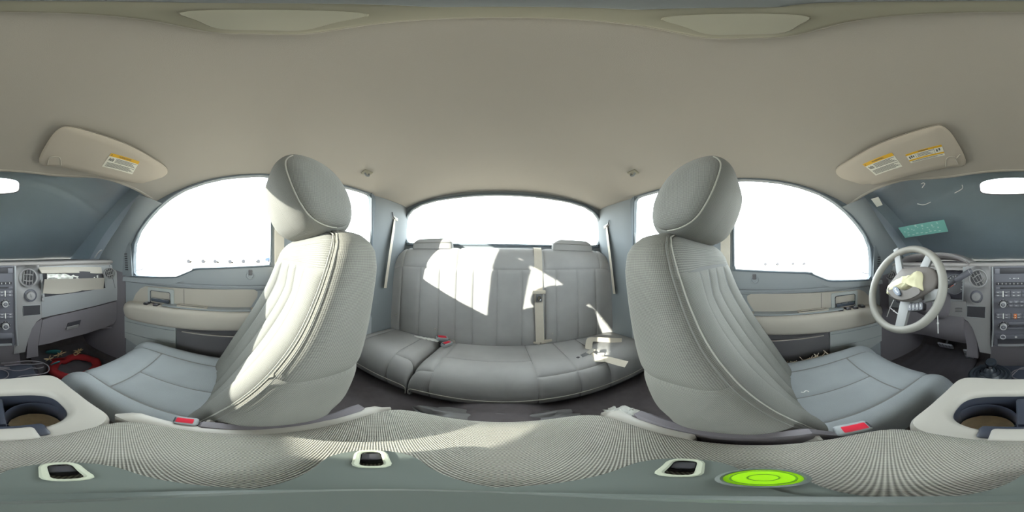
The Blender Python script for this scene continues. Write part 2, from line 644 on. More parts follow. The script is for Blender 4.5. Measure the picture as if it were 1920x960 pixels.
# outer steel side walls with the window openings
wn = 0
for s, side in ((-1, 'left'), (1, 'right')):
    k = 0.79 / 0.75
    holes = [[(a * k, b * k) for a, b in grow(w, 0.012)] for w in (FWIN, RWIN)]
    bm = plate([(-1.48, -0.86), (1.22, -0.86), (1.22, 0.53), (-0.60, 0.53), (-1.48, 0.03)], holes,
               lambda p, q: Vector((s * 0.79, p, q)), (s * 0.02, 0, 0))
    tag(fin(bm, 'wall_' + side, M['cover']), 'steel cab side with two window openings on the %s side' % ('passenger' if s < 0 else 'driver'), 'wall', kind='structure')
    who = 'passenger' if s < 0 else 'driver'
    for nm, w in (('front', FWIN), ('rear', RWIN)):
        wn += 1
        t = thing('window_%d' % wn, side_pt(s, w[0][0], w[0][1], 0.01), '%s window pane on the %s side' % ('large stepped front door' if nm == 'front' else 'small rear access door', who), 'window', kind='structure')
        bm = plate(grow(w, 0.004), [], lambda p, q: side_pt(s, p, q, 0.012), (s * 0.004, 0, 0))
        fin(bm, 'pane', M['glass'], t)
        bm = plate(grow(w, 0.040), [grow(w, 0.0)], lambda p, q: side_pt(s, p, q, 0.000), (s * 0.022, 0, 0))
        fin(bm, 'window_frame', M['seal'], t)
        lp = [side_pt(s, p, q, -0.002) for p, q in grow(w, 0.004)]
        fin(tube(smooth_path(lp, 2, True), 0.006, 6, True), 'rubber_seal', M['seal'], t)

# ---- rear wall with back window
RB = [(-0.72, 0.101), (-0.60, 0.082), (0.60, 0.082), (0.72, 0.101), (0.742, 0.145), (0.738, 0.232), (0.71, 0.304), (0.66, 0.349), (0.58, 0.380), (0.45, 0.399), (0.2, 0.409),
      (-0.0, 0.411), (-0.2, 0.409), (-0.45, 0.399), (-0.58, 0.380), (-0.66, 0.349), (-0.71, 0.304), (-0.738, 0.232), (-0.742, 0.145)]
def back_y(z):
    return 1.105 - 0.16 * max(0, z - 0.05)
bm = plate([(-0.82, -0.86), (0.82, -0.86), (0.82, 0.53), (-0.82, 0.53)], [RB], lambda p, q: Vector((p, back_y(q), q)), (0, 0.02, 0))
tag(fin(bm, 'wall_back', M['pillar']), 'grey rear cab wall around the back window', 'wall', kind='structure')
t = thing('window_5', (0, 1.10, 0.09), 'wide rear window with rounded upper corners behind the bench', 'window', kind='structure')
fin(plate(grow(RB, 0.004), [], lambda p, q: Vector((p, back_y(q) + 0.008, q)), (0, 0.004, 0)), 'pane', M['glass'], t)
fin(tube(smooth_path([Vector((p, back_y(q) - 0.002, q)) for p, q in grow(RB, 0.006)], 2, True), 0.009, 6, True), 'rubber_seal', M['seal'], t)
# firewall
tag(fin(rbox((0, -1.46, -0.46), (1.64, 0.03, 0.84), 0.005), 'wall_front', M['carpet']), 'dark firewall at the far end of the footwells', 'wall', kind='structure')

# ---- windshield
def ws_f(a, b):
    x0 = (-1 + 2 * a)
    top = Vector((x0 * 0.64, sinterp(YF, abs(x0 * 0.64)) - 0.004, 0))
    top.z = roof_z(top.x, top.y) + 0.004
    bot = Vector((x0 * 0.76, -1.41 + 0.30 * abs(x0) ** 2.2, -0.055))
    p = top.lerp(bot, b)
    p.z += 0.035 * math.sin(math.pi * b)
    return p
t = thing('window_6', (0, -1.3, -0.05), 'broad curved windshield above the dashboard', 'window', kind='structure')
fin(sheet(ws_f, 40, 16, (0, -0.003, 0.004)), 'pane', M['wind_glass'], t)
def tarp_f(a, b):
    x = -0.80 + 1.6 * a
    y = -0.44 - 1.17 * b
    z = 0.535 - 0.60 * 1.17 * b + 0.055
    z += 0.006 * mnoise.noise(Vector((x * 4, y * 4, 1.3)))
    return Vector((x, y, z))
tag(fin(sheet(tarp_f, 40, 40, (0, 0, 0.006)), 'tarp', M['cover']), 'dark blue-grey tarp lying over the outside of the windshield', 'tarp')

# ---- A, B and C pillars
pn = 3
for s, who in ((-1, 'passenger'), (1, 'driver')):
    # A pillar: between door window edge and windshield edge
    A = [(-0.42, 0.275), (-0.47, 0.245), (-0.53, 0.195), (-0.59, 0.130), (-0.64, 0.055), (-0.665, -0.02), (-0.67, -0.12)]
    Bp = [(0.62, -0.478, 0.300), (0.635, -0.52, 0.275), (0.655, -0.59, 0.225), (0.675, -0.68, 0.155), (0.695, -0.79, 0.075), (0.71, -0.88, 0.0), (0.72, -0.93, -0.05)]
    a3 = [side_pt(s, p, q, -0.006) for p, q in A]
    b3 = [Vector((s * x, y, z)) for x, y, z in Bp]
    def pil(u, v):
        i = v * 6
        k = min(5, int(i))
        f = i - k
        pa = a3[k].lerp(a3[k + 1], f)
        pb = b3[k].lerp(b3[k + 1], f)
        p = pa.lerp(pb, u)
        p.x -= s * 0.022 * math.sin(math.pi * u)
        return p
    tag(fin(sheet(pil, 8, 18, (s * 0.02, 0, 0.0)), 'trim_%d' % pn, M['pillar']), 'slanted windshield pillar trim on the %s side' % who, 'trim', kind='structure')
    pn += 1
    # B pillar
    def bp(u, v):
        y = 0.112 + 0.108 * u
        z = -0.80 + 1.185 * v
        p = side_pt(s, y, z, -0.004)
        p.x -= s * 0.014 * math.sin(math.pi * u)
        return p
    tag(fin(sheet(bp, 8, 20, (s * 0.015, 0, 0)), 'trim_%d' % pn, M['pillar']), 'upright grey pillar trim behind the %s front door window' % who, 'trim', kind='structure')
    pn += 1
    # C pillar: wraps from the side into the back wall
    prof = [(0.752, 0.715), (0.745, 0.78), (0.742, 0.86), (0.738, 0.95), (0.738, 1.01), (0.742, 1.06), (0.748, 1.10)]
    prof = smooth_path([(x, y, 0) for x, y in prof], 3)
    def cp(u, v):
        p = prof[min(len(prof) - 1, int(round(u * (len(prof) - 1))))]
        z = -0.80 + 1.20 * v
        kk = wall_x(z) / 0.75
        return Vector((s * p.x * kk, p.y * (1 - 0.02 * v) if p.y < 1.0 else p.y - 0.05 * max(0, z), z * (kk if z > 0 else 1)))
    c_t = thing('trim_%d' % pn, (s * 0.74, 0.9, -0.8), 'rear quarter trim panel beside the back window on the %s side' % who, 'trim', kind='structure')
    fin(sheet(cp, len(prof) - 1, 16, (s * 0.012, 0, 0)), 'quarter_panel', M['pillar'], c_t)
    by = 0.905
    fin(lathe([(0.0, 0.002), (0.016, 0.002), (0.017, -0.002), (0.021, -0.003), (0.022, 0.006)], (s * 0.716, 0.968, 0.298), (-s, 0, 0), 18), 'screw_cap', M['pillar'], c_t)
    pn += 1

# ---- doors
for dn, s, who in ((1, -1, 'passenger'), (2, 1, 'driver')):
    D = thing('door_%d' % dn, (s * 0.75, -0.3, -0.78), '%s front door trim in grey and tan with armrest and pull handle' % who, 'door', kind='structure')
    X = lambda x: s * x
    def sill(y):
        return sinterp([(-0.70, -0.135), (-0.60, -0.132), (-0.37, -0.120), (-0.33, -0.112), (-0.26, -0.081), (-0.22, -0.071), (0.12, -0.055)], y)
    ys = [-0.70 + 0.83 * k / 60 for k in range(61)]
    rings = []
    for y in ys:
        z = sill(y)
        rings.append([Vector((X(0.775), y, z - 0.004)), Vector((X(0.752), y, z)), Vector((X(0.742), y, z - 0.006)), Vector((X(0.736), y, z - 0.02)),
                      Vector((X(0.734), y, min(z - 0.03, -0.120))), Vector((X(0.738), y, -0.143)), Vector((X(0.744), y, -0.149)), Vector((X(0.740), y, -0.155)), Vector((X(0.744), y, -0.166)),
                      Vector((X(0.752), y, -0.172)), Vector((X(0.752), y, -0.42)), Vector((X(0.748), y, -0.70)), Vector((X(0.775), y, -0.72))])
    fin(loft(rings, True, True), 'upper_panel', M['door_grey'], D, 30)
    # tan insert
    ins = [(-0.625, -0.285), (-0.60, -0.235), (-0.565, -0.198), (-0.53, -0.181), (-0.30, -0.172), (-0.02, -0.165), (0.035, -0.166), (0.052, -0.178), (0.05, -0.20), (0.02, -0.25), (0.0, -0.262), (-0.3, -0.275)]
    fin(plate(ins, [], lambda p, q: Vector((X(0.741), p, q)), (X(0.01), 0, 0)), 'insert_panel', M['door_tan'], D)
    fin(tube([Vector((X(0.742), p, q)) for p, q in [(-0.300, -0.270), (-0.300, -0.175)]], 0.0016, 6), 'panel_seam', M['dark_seam'], D)
    # handle
    hz = (-0.508, -0.352, -0.287, -0.181)
    bz = fin(plate(rrect(hz[0], hz[1], hz[2], hz[3], 0.008), [rrect(-0.492, -0.372, -0.270, -0.198, 0.01)], lambda p, q: Vector((X(0.733), p, q)), (X(0.012), 0, 0)), 'handle_bezel', M['door_light'], D)
    fin(rbox((X(0.746), -0.432, -0.234), (0.006, 0.124, 0.076), 0.002), 'handle_recess', M['dark_chrome'], bz)
    fin(tube([Vector((X(0.733), p, q)) for p, q in rrect(-0.492, -0.372, -0.270, -0.198, 0.01)], 0.0028, 6, True), 'chrome_rim', M['chrome'], bz)
    fin(rbox((X(0.733), -0.432, -0.248), (0.014, 0.108, 0.022), 0.006, 3), 'pull_lever', M['dark_chrome'], bz)
    fin(tube([(X(0.727), -0.484, -0.239), (X(0.725), -0.432, -0.2385), (X(0.727), -0.38, -0.239)], 0.003, 6), 'chrome_edge', M['chrome'], bz)
    # armrest
    rings = []
    for k in range(41):
        t = k / 40
        y = -0.685 + 0.80 * t
        e = min(1, (1 - (1 - min(1, t / 0.14)) ** 2)) ** 0.5 if t < 0.14 else 1
        top = sinterp([(-0.69, -0.312), (-0.60, -0.293), (-0.45, -0.280), (-0.2, -0.270), (0.12, -0.266)], y)
        bot = sinterp([(-0.69, -0.375), (-0.6, -0.385), (-0.35, -0.372), (-0.05, -0.352), (0.12, -0.350)], y)
        xi = 0.752 - 0.088 * max(0.12, e)
        rings.append([Vector((X(0.755), y, top + 0.012)), Vector((X(xi + 0.03), y, top + 0.008)), Vector((X(xi + 0.012), y, top + 0.002)), Vector((X(xi + 0.003), y, top - 0.012)), Vector((X(xi), y, top - 0.03)),
                      Vector((X(xi + 0.004), y, bot + 0.02)), Vector((X(xi + 0.012), y, bot + 0.006)), Vector((X(xi + 0.03), y, bot)), Vector((X(0.755), y, bot - 0.004))])
    ar = fin(loft(rings, True, True), 'armrest', M['door_tan'], D, 45)
    # top face with switches and pull cup
    fin(rbox((X(0.722), -0.19, -0.258), (0.058, 0.42, 0.006), 0.002, rot=rotm(x=1)), 'armrest_top', M['door_grey'], D)
    cup = fin(plate(rrect(-0.325, -0.175, 0.700, 0.732, 0.008), [rrect(-0.312, -0.188, 0.706, 0.726, 0.006)], lambda p, q: Vector((X(q), p, -0.257)), (0, 0, 0.007)), 'pull_cup', M['door_tan'], D)
    fin(rbox((X(0.716), -0.25, -0.2555), (0.02, 0.124, 0.002), 0.0), 'cup_bottom', M['door_dark'], cup)
    sw = (-0.385, -0.430, -0.475, -0.520) if s > 0 else (-0.44, -0.50)
    for k, y in enumerate(sw):
        b = fin(rbox((X(0.712), y, -0.270), (0.036, 0.026, 0.012), 0.003, rot=rotm(x=4)), 'window_switch', M['black'], D)
        fin(rbox((X(0.706), y, -0.2625), (0.012, 0.018, 0.006), 0.002, rot=rotm(x=4)), 'switch_rocker', M['steel'], b)
    # lower panels
    fin(plate([(-0.69, -0.565), (-0.69, -0.40), (-0.66, -0.375), (-0.345, -0.36), (-0.345, -0.64), (-0.50, -0.62)], [], lambda p, q: Vector((X(0.738), p, q)), (X(0.014), 0, 0)), 'speaker_panel', M['door_light'], D)
    for q in (-0.415, -0.50):
        fin(tube([(X(0.736), -0.685, q - 0.02), (X(0.736), -0.5, q - 0.008), (X(0.736), -0.35, q)], 0.0018, 6), 'panel_crease', M['door_grey'], D)
    rings = []
    for k in range(13):
        y = -0.335 + 0.45 * k / 12
        xi = 0.728 - 0.02 * math.sin(math.pi * min(1, k / 3 / 2))
        rings.append([Vector((X(0.752), y, -0.385)), Vector((X(xi + 0.01), y, -0.392)), Vector((X(xi), y, -0.405)), Vector((X(xi + 0.004), y, -0.50)), Vector((X(xi + 0.008), y, -0.62)), Vector((X(0.752), y, -0.64))])
    pk = fin(loft(rings, True, True), 'map_pocket', M['door_dark'], D)
    fin(tube([(X(0.712), -0.30, -0.398), (X(0.704), -0.1, -0.394), (X(0.704), 0.10, -0.392)], 0.003, 6), 'pocket_lip', M['door_tan'], pk)
    # lock grip recess
    g = fin(lathe([(0.0, 0.001), (0.012, 0.001), (0.014, 0.004), (0.018, 0.004), (0.020, 0.0)], (X(0.733), 0.018, -0.098), (-s, 0, 0), 18), 'lock_bezel', M['door_grey'], D)
    fin(rbox((X(0.731), 0.018, -0.084), (0.010, 0.018, 0.026), 0.005), 'lock_slider', M['door_dark'], g)
    # sail panel with speaker slots
    fin(plate([(-0.70, -0.13), (-0.622, -0.13), (-0.630, 0.02), (-0.64, 0.075), (-0.70, 0.03)], [], lambda p, q: side_pt(s, p, q, -0.016), (X(0.02), 0, 0)), 'sail_panel', M['pillar'], D)
    for k in range(8):
        fin(rbox((X(0.733), -0.662 - 0.001 * k, -0.092 + k * 0.0135), (0.006, 0.022, 0.007), 0.002), 'grille_slot', M['black'], D)
    # kick panel at the hinge side
    fin(sheet(lambda a, b: Vector((X(0.745 - 0.03 * math.sin(math.pi * a)), -1.35 + 0.66 * a, -0.78 + 0.74 * b)), 8, 4, (X(0.012), 0, 0)), 'kick_panel', M['dash_low'], D)
    # rear access door
    E_ = thing('door_%d' % (dn + 2), (s * 0.75, 0.5, -0.78), '%s rear access door trim beside the bench' % who, 'door', kind='structure')
    rings = []
    for k in range(11):
        y = 0.215 + 0.50 * k / 10
        rings.append([Vector((X(0.775), y, -0.05)), Vector((X(0.750), y, -0.046)), Vector((X(0.738), y, -0.06)), Vector((X(0.735), y, -0.14)), Vector((X(0.745), y, -0.16)), Vector((X(0.745), y, -0.40)), Vector((X(0.735), y, -0.42)), Vector((X(0.74), y, -0.76)), Vector((X(0.775), y, -0.77))])
    fin(loft(rings, True, True), 'door_panel', M['door_grey'], E_, 30)
    fin(rbox((X(0.738), 0.46, -0.28), (0.012, 0.40, 0.17), 0.005), 'insert_panel', M['door_tan'], E_)

# ------------------------------------------------------------------ sight line to a point on a real surface
def ray(u, v):
    az, e = R((u - 942) * 0.1875), R((480 - v) * 0.1875)
    x, y, z = math.sin(az) * math.cos(e), math.cos(az) * math.cos(e), math.sin(e)
    r = R(0.75)
    return Vector((x * math.cos(r) - z * math.sin(r), y, z * math.cos(r) + x * math.sin(r)))
def on_y(u, v, y):
    d = ray(u, v)
    return d * (y / d.y)
def on_z(u, v, z):
    d = ray(u, v)
    return d * (z / d.z)
def on_plane(u, v, p0, n):
    d = ray(u, v)
    return d * (Vector(p0).dot(n) / d.dot(n))
def dash_y(x):
    a = max(0.0, abs(x) - 0.5) / 0.24
    return -0.85 + 0.10 * a * a
def dash_at(u, v, off=0.0):
    d = ray(u, v)
    y = -0.85 + off
    for _ in range(30):
        p = d * (y / d.y)
        y = 0.5 * y + 0.5 * (dash_y(p.x) + off)
    return d * (y / d.y)

# ================================================================== FRONT SEATS
_half = sell(5.0, 0.24, 0.20, 400)[:201]            # upper half loop from +x over the top to -x
def arch_pt(u):
    i = u * 200
    k = min(199, int(i))
    f = i - k
    a, b = _half[k], _half[k + 1]
    return ((a[0] + (b[0] - a[0]) * f) / 0.24, (a[1] + (b[1] - a[1]) * f) / 0.20)

def path_fn(pts):
    P = smooth_path([(0, a, b) for a, b in pts], 8)
    L = [0]
    for a, b in zip(P, P[1:]):
        L.append(L[-1] + (b - a).length)
    def f(v):
        d = max(0, min(1, v)) * L[-1]
        for i in range(len(L) - 1):
            if d <= L[i + 1]:
                t = (d - L[i]) / max(1e-9, L[i + 1] - L[i])
                return P[i].lerp(P[i + 1], t)
        return P[-1]
    return f

_loop = sell(4.2, 0.235, 0.085, 800)                # backrest section
def loop_pt(u):
    i = (u % 1.0) * 800
    k = int(i) % 800
    f = i - int(i)
    a, b = _loop[k], _loop[(k + 1) % 800]
    return ((a[0] + (b[0] - a[0]) * f) / 0.235, (a[1] + (b[1] - a[1]) * f) / 0.085)

def front_seat(s, who, dx, dy, name_label):
    T = thing('car_chair', (s * 0.42 + dx, -0.1 + dy, -0.79), name_label, 'seat', 'cloth front seats')
    O = Vector((dx, dy, 0))
    W = lambda x, y, z: Vector((s * x, y, z)) + O
    # --- cushion
    prof = path_fn([(-0.505, -0.655), (-0.508, -0.60), (-0.503, -0.545), (-0.488, -0.500), (-0.455, -0.466), (-0.41, -0.451), (-0.30, -0.456), (-0.15, -0.472), (0.0, -0.486), (0.06, -0.49)])
    zb = -0.66
    def cf(u, v):
        p = prof(v)
        c, h = arch_pt(u)           # c: +1 outboard .. -1 inboard
        H = max(0.004, p.z - zb)
        z = zb + H * h
        if h > 0.6:
            a = abs(c)
            z += 0.020 * math.exp(-((a - 0.80) / 0.16) ** 2) * min(1, H / 0.15) - 0.010 * math.exp(-(a / 0.45) ** 4) * min(1, H / 0.15)
        hx = 0.242 - 0.012 * math.exp(-((p.y + 0.50) / 0.05) ** 2)
        return W(0.417 + hx * c, p.y, z)
    cen = W(0.417, -0.2, -0.62)
    def cbody(u, v):
        p = cf(u, v)
        return p + (cen - p) * 0.022
    fin(sheet(cbody, 60, 40), 'cushion_foam', M['foam'], T)
    def sc(name, u0, u1, v0, v1, nu=24, nv=24, mat='cushion', **k):
        return fin(surf(cf, u0, u1, v0, v1, nu, nv, out=cen, groove=0.0045, **k), name, M[mat], T, 60)
    sc('cushion_bolster', 0.0, 0.325, 0.0, 0.97, 26, 44)
    sc('cushion_bolster', 0.675, 1.0, 0.0, 0.97, 26, 44)
    sc('cushion_front', 0.325, 0.675, 0.0, 0.46, 26, 30)
    sc('cushion_insert', 0.325, 0.51, 0.46, 0.97, 20, 28)
    sc('cushion_insert', 0.51, 0.675, 0.46, 0.97, 20, 28)
    # --- backrest
    YFt = [(-0.50, -0.135), (-0.34, -0.060), (-0.196, 0.022), (-0.128, 0.061), (-0.066, 0.090), (0.0, 0.118), (0.030, 0.140), (0.058, 0.178)]
    YRt = [(-0.50, 0.110), (-0.34, 0.150), (-0.30, 0.172), (-0.165, 0.205), (-0.04, 0.224), (0.0, 0.223), (0.03, 0.216), (0.058, 0.200)]
    HXt = [(-0.50, 0.225), (-0.3, 0.235), (-0.02, 0.235), (0.005, 0.230), (0.022, 0.216), (0.038, 0.188), (0.050, 0.135), (0.058, 0.05)]
    zs = path_fn([(0, -0.50), (0, -0.02), (0.02, 0.02), (0.06, 0.045), (0.12, 0.055), (0.185, 0.058)])
    def bf(u, v):
        z = zs(v).z
        c, d = loop_pt(u)
        yf, yr, hx = sinterp(YFt, z), sinterp(YRt, z), interp(HXt, z)
        cy, hy = (yf + yr) / 2, (yr - yf) / 2
        y = cy + hy * d
        if d < 0:
            y += 0.030 * math.exp(-(c / 0.55) ** 4) * min(1, -d * 1.5) * min(1, max(0, (0.03 - z) / 0.12))
        return W(0.42 + hx * c, y, z)
    bc = W(0.42, 0.09, -0.25)
    def bbody(u, v):
        p = bf(u, v)
        q = Vector((bc.x, bc.y + (p.z + 0.25) * 0.35, p.z))
        return p + (q - p) * 0.03 - Vector((0, 0, 0.004))
    rings = [[bbody(k / 80, j / 30) for k in range(80)] for j in range(31)]
    fin(loft(rings, True, True), 'backrest_foam', M['foam'], T)
    # u: 0 outboard, .25 rear, .5 inboard, .75 front   (outboard = +x local)
    def ctr(p):
        return Vector((bc.x, bc.y + (p.z + 0.25) * 0.35, p.z - 0.02))
    def sb(name, u0, u1, v0, v1, nu, nv, mat, **k):
        k.setdefault('groove', 0.0035)
        k.setdefault('bulge', 0.002)
        bm = surf(bf, u0, u1, v0, v1, nu, nv, out=bc + Vector((0, 0.0, -0.02)), **k)
        return fin(bm, name, M[mat], T, 60)
    q0 = 0.575                     # piping line on the inboard front corner
    q1 = 0.925
    sb('side_panel', 0.40, q0, 0.02, 0.40, 30, 26, 'seat_light')
    sb('side_panel', 0.40, q0, 0.40, 1.0, 30, 40, 'seat_light')
    sb('back_panel', 0.08, 0.40, 0.02, 1.0, 30, 40, 'seat_light')
    sb('outer_panel', q1 - 1.0, 0.08, 0.02, 1.0, 26, 40, 'seat')
    sb('shoulder_panel', q0, q1, 0.66, 1.0, 36, 26, 'seat')
    sb('inner_bolster', q0, 0.655, 0.02, 0.66, 18, 40, 'seat')
    sb('outer_bolster', 0.845, q1, 0.02, 0.66, 18, 40, 'seat')
    sb('back_insert', 0.655, 0.72, 0.02, 0.66, 16, 36, 'seat')
    sb('back_insert', 0.72, 0.78, 0.02, 0.66, 16, 36, 'seat')
    sb('back_insert', 0.78, 0.845, 0.02, 0.66, 16, 36, 'seat')
    pp = [bf(q0, 0.02 + 0.95 * k / 50) for k in range(51)]
    pp = [p + (p - ctr(p)).normalized() * 0.0015 for p in pp]
    fin(tube(pp, 0.0015, 6), 'piping', M['seam_light'], T)
    pp = [bf(q0 - 0.012, 0.02 + 0.95 * k / 50) for k in range(51)]
    pp = [p + (p - ctr(p)).normalized() * 0.0025 for p in pp]
    fin(tube(pp, 0.0010, 6), 'stitching', M['seam'], T)
    # recliner cover
    rings = []
    for x in (0.172, 0.178, 0.192, 0.198):
        k = 1.0 if 0.175 < x < 0.195 else 0.9
        rings.append([W(x, 0.02 + (a - 0.02) * k, -0.42 + (b + 0.42) * k) for a, b in ((-0.14, -0.56), (0.16, -0.56), (0.18, -0.42), (0.165, -0.345), (0.10, -0.352), (0.03, -0.352), (-0.06, -0.348), (-0.105, -0.40), (-0.14, -0.47))])
    fin(loft(rings), 'recliner_cover', M['dash_low'], T)
    # --- headrest (side profile swept across, rounded ends)
    hp = smooth_path([(0, a, b) for a, b in ((0.058, 0.196), (0.066, 0.150), (0.088, 0.098), (0.118, 0.062), (0.165, 0.046), (0.208, 0.055), (0.222, 0.092), (0.207, 0.140), (0.170, 0.186), (0.122, 0.214), (0.080, 0.220))], 6, True)
    hc = sum(hp, Vector()) / len(hp)
    NP = len(hp)
    def hf(u, v):
        i = (u % 1) * NP
        k = int(i) % NP
        p = hp[k].lerp(hp[(k + 1) % NP], i - int(i))
        # v 0..1 across, the ends rounding over into flat cheeks
        th = math.pi * v
        cx_ = math.copysign(abs(math.cos(th)) ** (2 / 4.6), math.cos(th))
        r = max(0.0005, abs(math.sin(th)) ** (2 / 3.8)) * 1.09
        xx = 0.420 - 0.160 * cx_
        q = hc + (p - hc) * r
        return W(xx, q.y, q.z)
    hcen = W(0.42, hc.y, hc.z)
    H = bpy.data.objects
    va = 0.235
    for v0, v1, nm, nn, ed in ((0.0, va, 'headrest_side', 26, (0, 0, 0, 1)), (va, 1 - va, 'headrest_band', 30, (0, 0, 1, 1)), (1 - va, 1.0, 'headrest_side', 26, (0, 0, 1, 0))):
        bm = surf(hf, 0, 1, v0, v1, 66, nn, out=hcen, bulge=0.002, groove=0.001, rad=0.006, edges=ed, nfun=lambda p: (p - hcen).normalized(), uvf=(lambda p: (p.y, p.z)) if nm == 'headrest_side' else None)
        bmesh.ops.remove_doubles(bm, verts=bm.verts, dist=1e-5)
        fin(bm, nm, M['seat'], T, 60)
    for vv in (va, 1 - va):
        pp = [hf(-0.07 + 0.46 * k / 40, vv) for k in range(41)]
        pp = [p + (p - hcen).normalized() * 0.0012 for p in pp]
        fin(tube(pp, 0.0017, 6), 'headrest_piping', M['seam_light'], T)
    for xx in (0.36, 0.48):
        fin(tube([W(xx, 0.165, 0.10), W(xx, 0.178, 0.03), W(xx, 0.186, -0.02)], 0.007, 10), 'headrest_post', M['steel'], T)
        fin(lathe([(0.013, -0.004), (0.016, 0.0), (0.014, 0.008), (0.008, 0.009)], W(xx, 0.182, 0.054), (0, 0, 1), 14), 'post_collar', M['belt_grey'], T)
    # --- base
    fin(rbox(W(0.42, -0.19, -0.72), (0.40, 0.50, 0.13), 0.02), 'seat_base', M['black'], T)
    for xx in (0.24, 0.60):
        fin(rbox(W(xx, -0.17, -0.785), (0.04, 0.56, 0.024), 0.004), 'seat_track', M['steel'], T)
    return T, W, cf, bf

pS = front_seat(-1, 'passenger', -0.010, 0.004, 'grey cloth passenger front seat lit by low sun, headrest beside the left windows')
dS = front_seat(1, 'driver', 0.0, 0.0, 'grey cloth driver front seat facing the steering wheel, frayed outer cushion edge')
# frayed tear on the driver cushion
T, W, cf, bf = dS
for k in range(34):
    p = cf(random.uniform(0.215, 0.262), random.uniform(0.52, 0.80)) + Vector((0, 0, 0.004))
    d = Vector((random.uniform(-1, 1), random.uniform(-1, 1), random.uniform(0.1, 0.9))).normalized()
    L = random.uniform(0.010, 0.030)
    fin(tube([p, p + d * L * 0.5 + Vector((0, 0, 0.003)), p + d * L], 0.0017, 5), 'frayed_thread', M['thread'], T)
def tearf(a, b):
    w = 0.030 * math.sin(math.pi * (0.04 + 0.92 * a)) ** 0.6 * (0.7 + 0.6 * mnoise.noise(Vector((a * 9, 0.3, 1))))
    p = cf(0.236 + w * (b - 0.5) * 2, 0.50 + 0.30 * a)
    return p + Vector((0.002, 0, 0.003 + 0.005 * abs(mnoise.noise(Vector((a * 22, b * 6, 3))))))
tob = fin(sheet(tearf, 40, 8), 'torn_foam', M['thread'], T)
tob['label'] = 'torn and frayed strip of exposed foam'
# small shred on the driver cushion
p0 = on_z(1511, 735, -0.462)
o = fin(tube(smooth_path([p0 + Vector((-0.002, -0.008, 0.001)), p0 + Vector((0.003, -0.001, 0.004)), p0 + Vector((-0.002, 0.006, 0.003)), p0 + Vector((0.002, 0.012, 0.001))], 4), 0.0016, 5), 'thread_scrap', M['paper'])
tag(o, 'short curled white scrap of thread on the driver seat cushion', 'scrap')

# ---- front buckles beside the console
def buckle(name, p, d, up, w, h, L, parent, top=False):
    """block with the release button set in its end"""
    d = Vector(d).normalized()
    up = Vector(up)
    ex = d.cross(up).normalized()
    m = frame_m(p, ex, d)
    bm = rbox((0, 0, 0), (w, L, h), 0.006, 3)
    bmesh.ops.transform(bm, matrix=m, verts=bm.verts)
    b = fin(bm, 'buckle_body', M['door_grey'] if top else M['belt_grey'], parent)
    bm = rbox((0, L * 0.05, h * 0.42), (w * 0.62, L * 0.72, h * 0.34), 0.003, 2) if top else rbox((0, L * 0.36, h * 0.28), (w * 0.76, L * 0.34, h * 0.52), 0.003, 2)
    bmesh.ops.transform(bm, matrix=m, verts=bm.verts)
    fin(bm, 'release_button', M['red'], parent)
    bm = rbox((0, L * (0.46 if top else 0.16), h * 0.42), (w * 0.6, L * 0.06, h * 0.2), 0.001, 1)
    bmesh.ops.transform(bm, matrix=m, verts=bm.verts)
    fin(bm, 'latch_slot', M['black'], parent)
t = thing('seat_belt_buckle', (-0.205, -0.07, -0.40), 'small red-buttoned belt buckle between passenger seat and console', 'buckle', 'front seat belt buckles')
buckle('b', (-0.197, -0.078, -0.350), (0.15, -0.95, 0.05), (0.35, 0, 1), 0.020, 0.015, 0.034, t, True)
fin(tube([(-0.203, -0.052, -0.360), (-0.203, -0.02, -0.40), (-0.203, 0.0, -0.47)], flat=(0.026, 0.006, (1, 0, 0))), 'buckle_stalk', M['belt_grey'], t)
t = thing('seat_belt_buckle', (0.18, -0.09, -0.40), 'larger red-buttoned belt buckle between driver seat and console', 'buckle', 'front seat belt buckles')
buckle('b', (0.170, -0.108, -0.350), (-0.15, -0.95, 0.05), (-0.35, 0, 1), 0.026, 0.017, 0.046, t, True)
fin(tube([(0.178, -0.065, -0.360), (0.182, -0.03, -0.41), (0.184, 0.0, -0.47)], flat=(0.028, 0.006, (1, 0, 0))), 'buckle_stalk', M['belt_grey'], t)

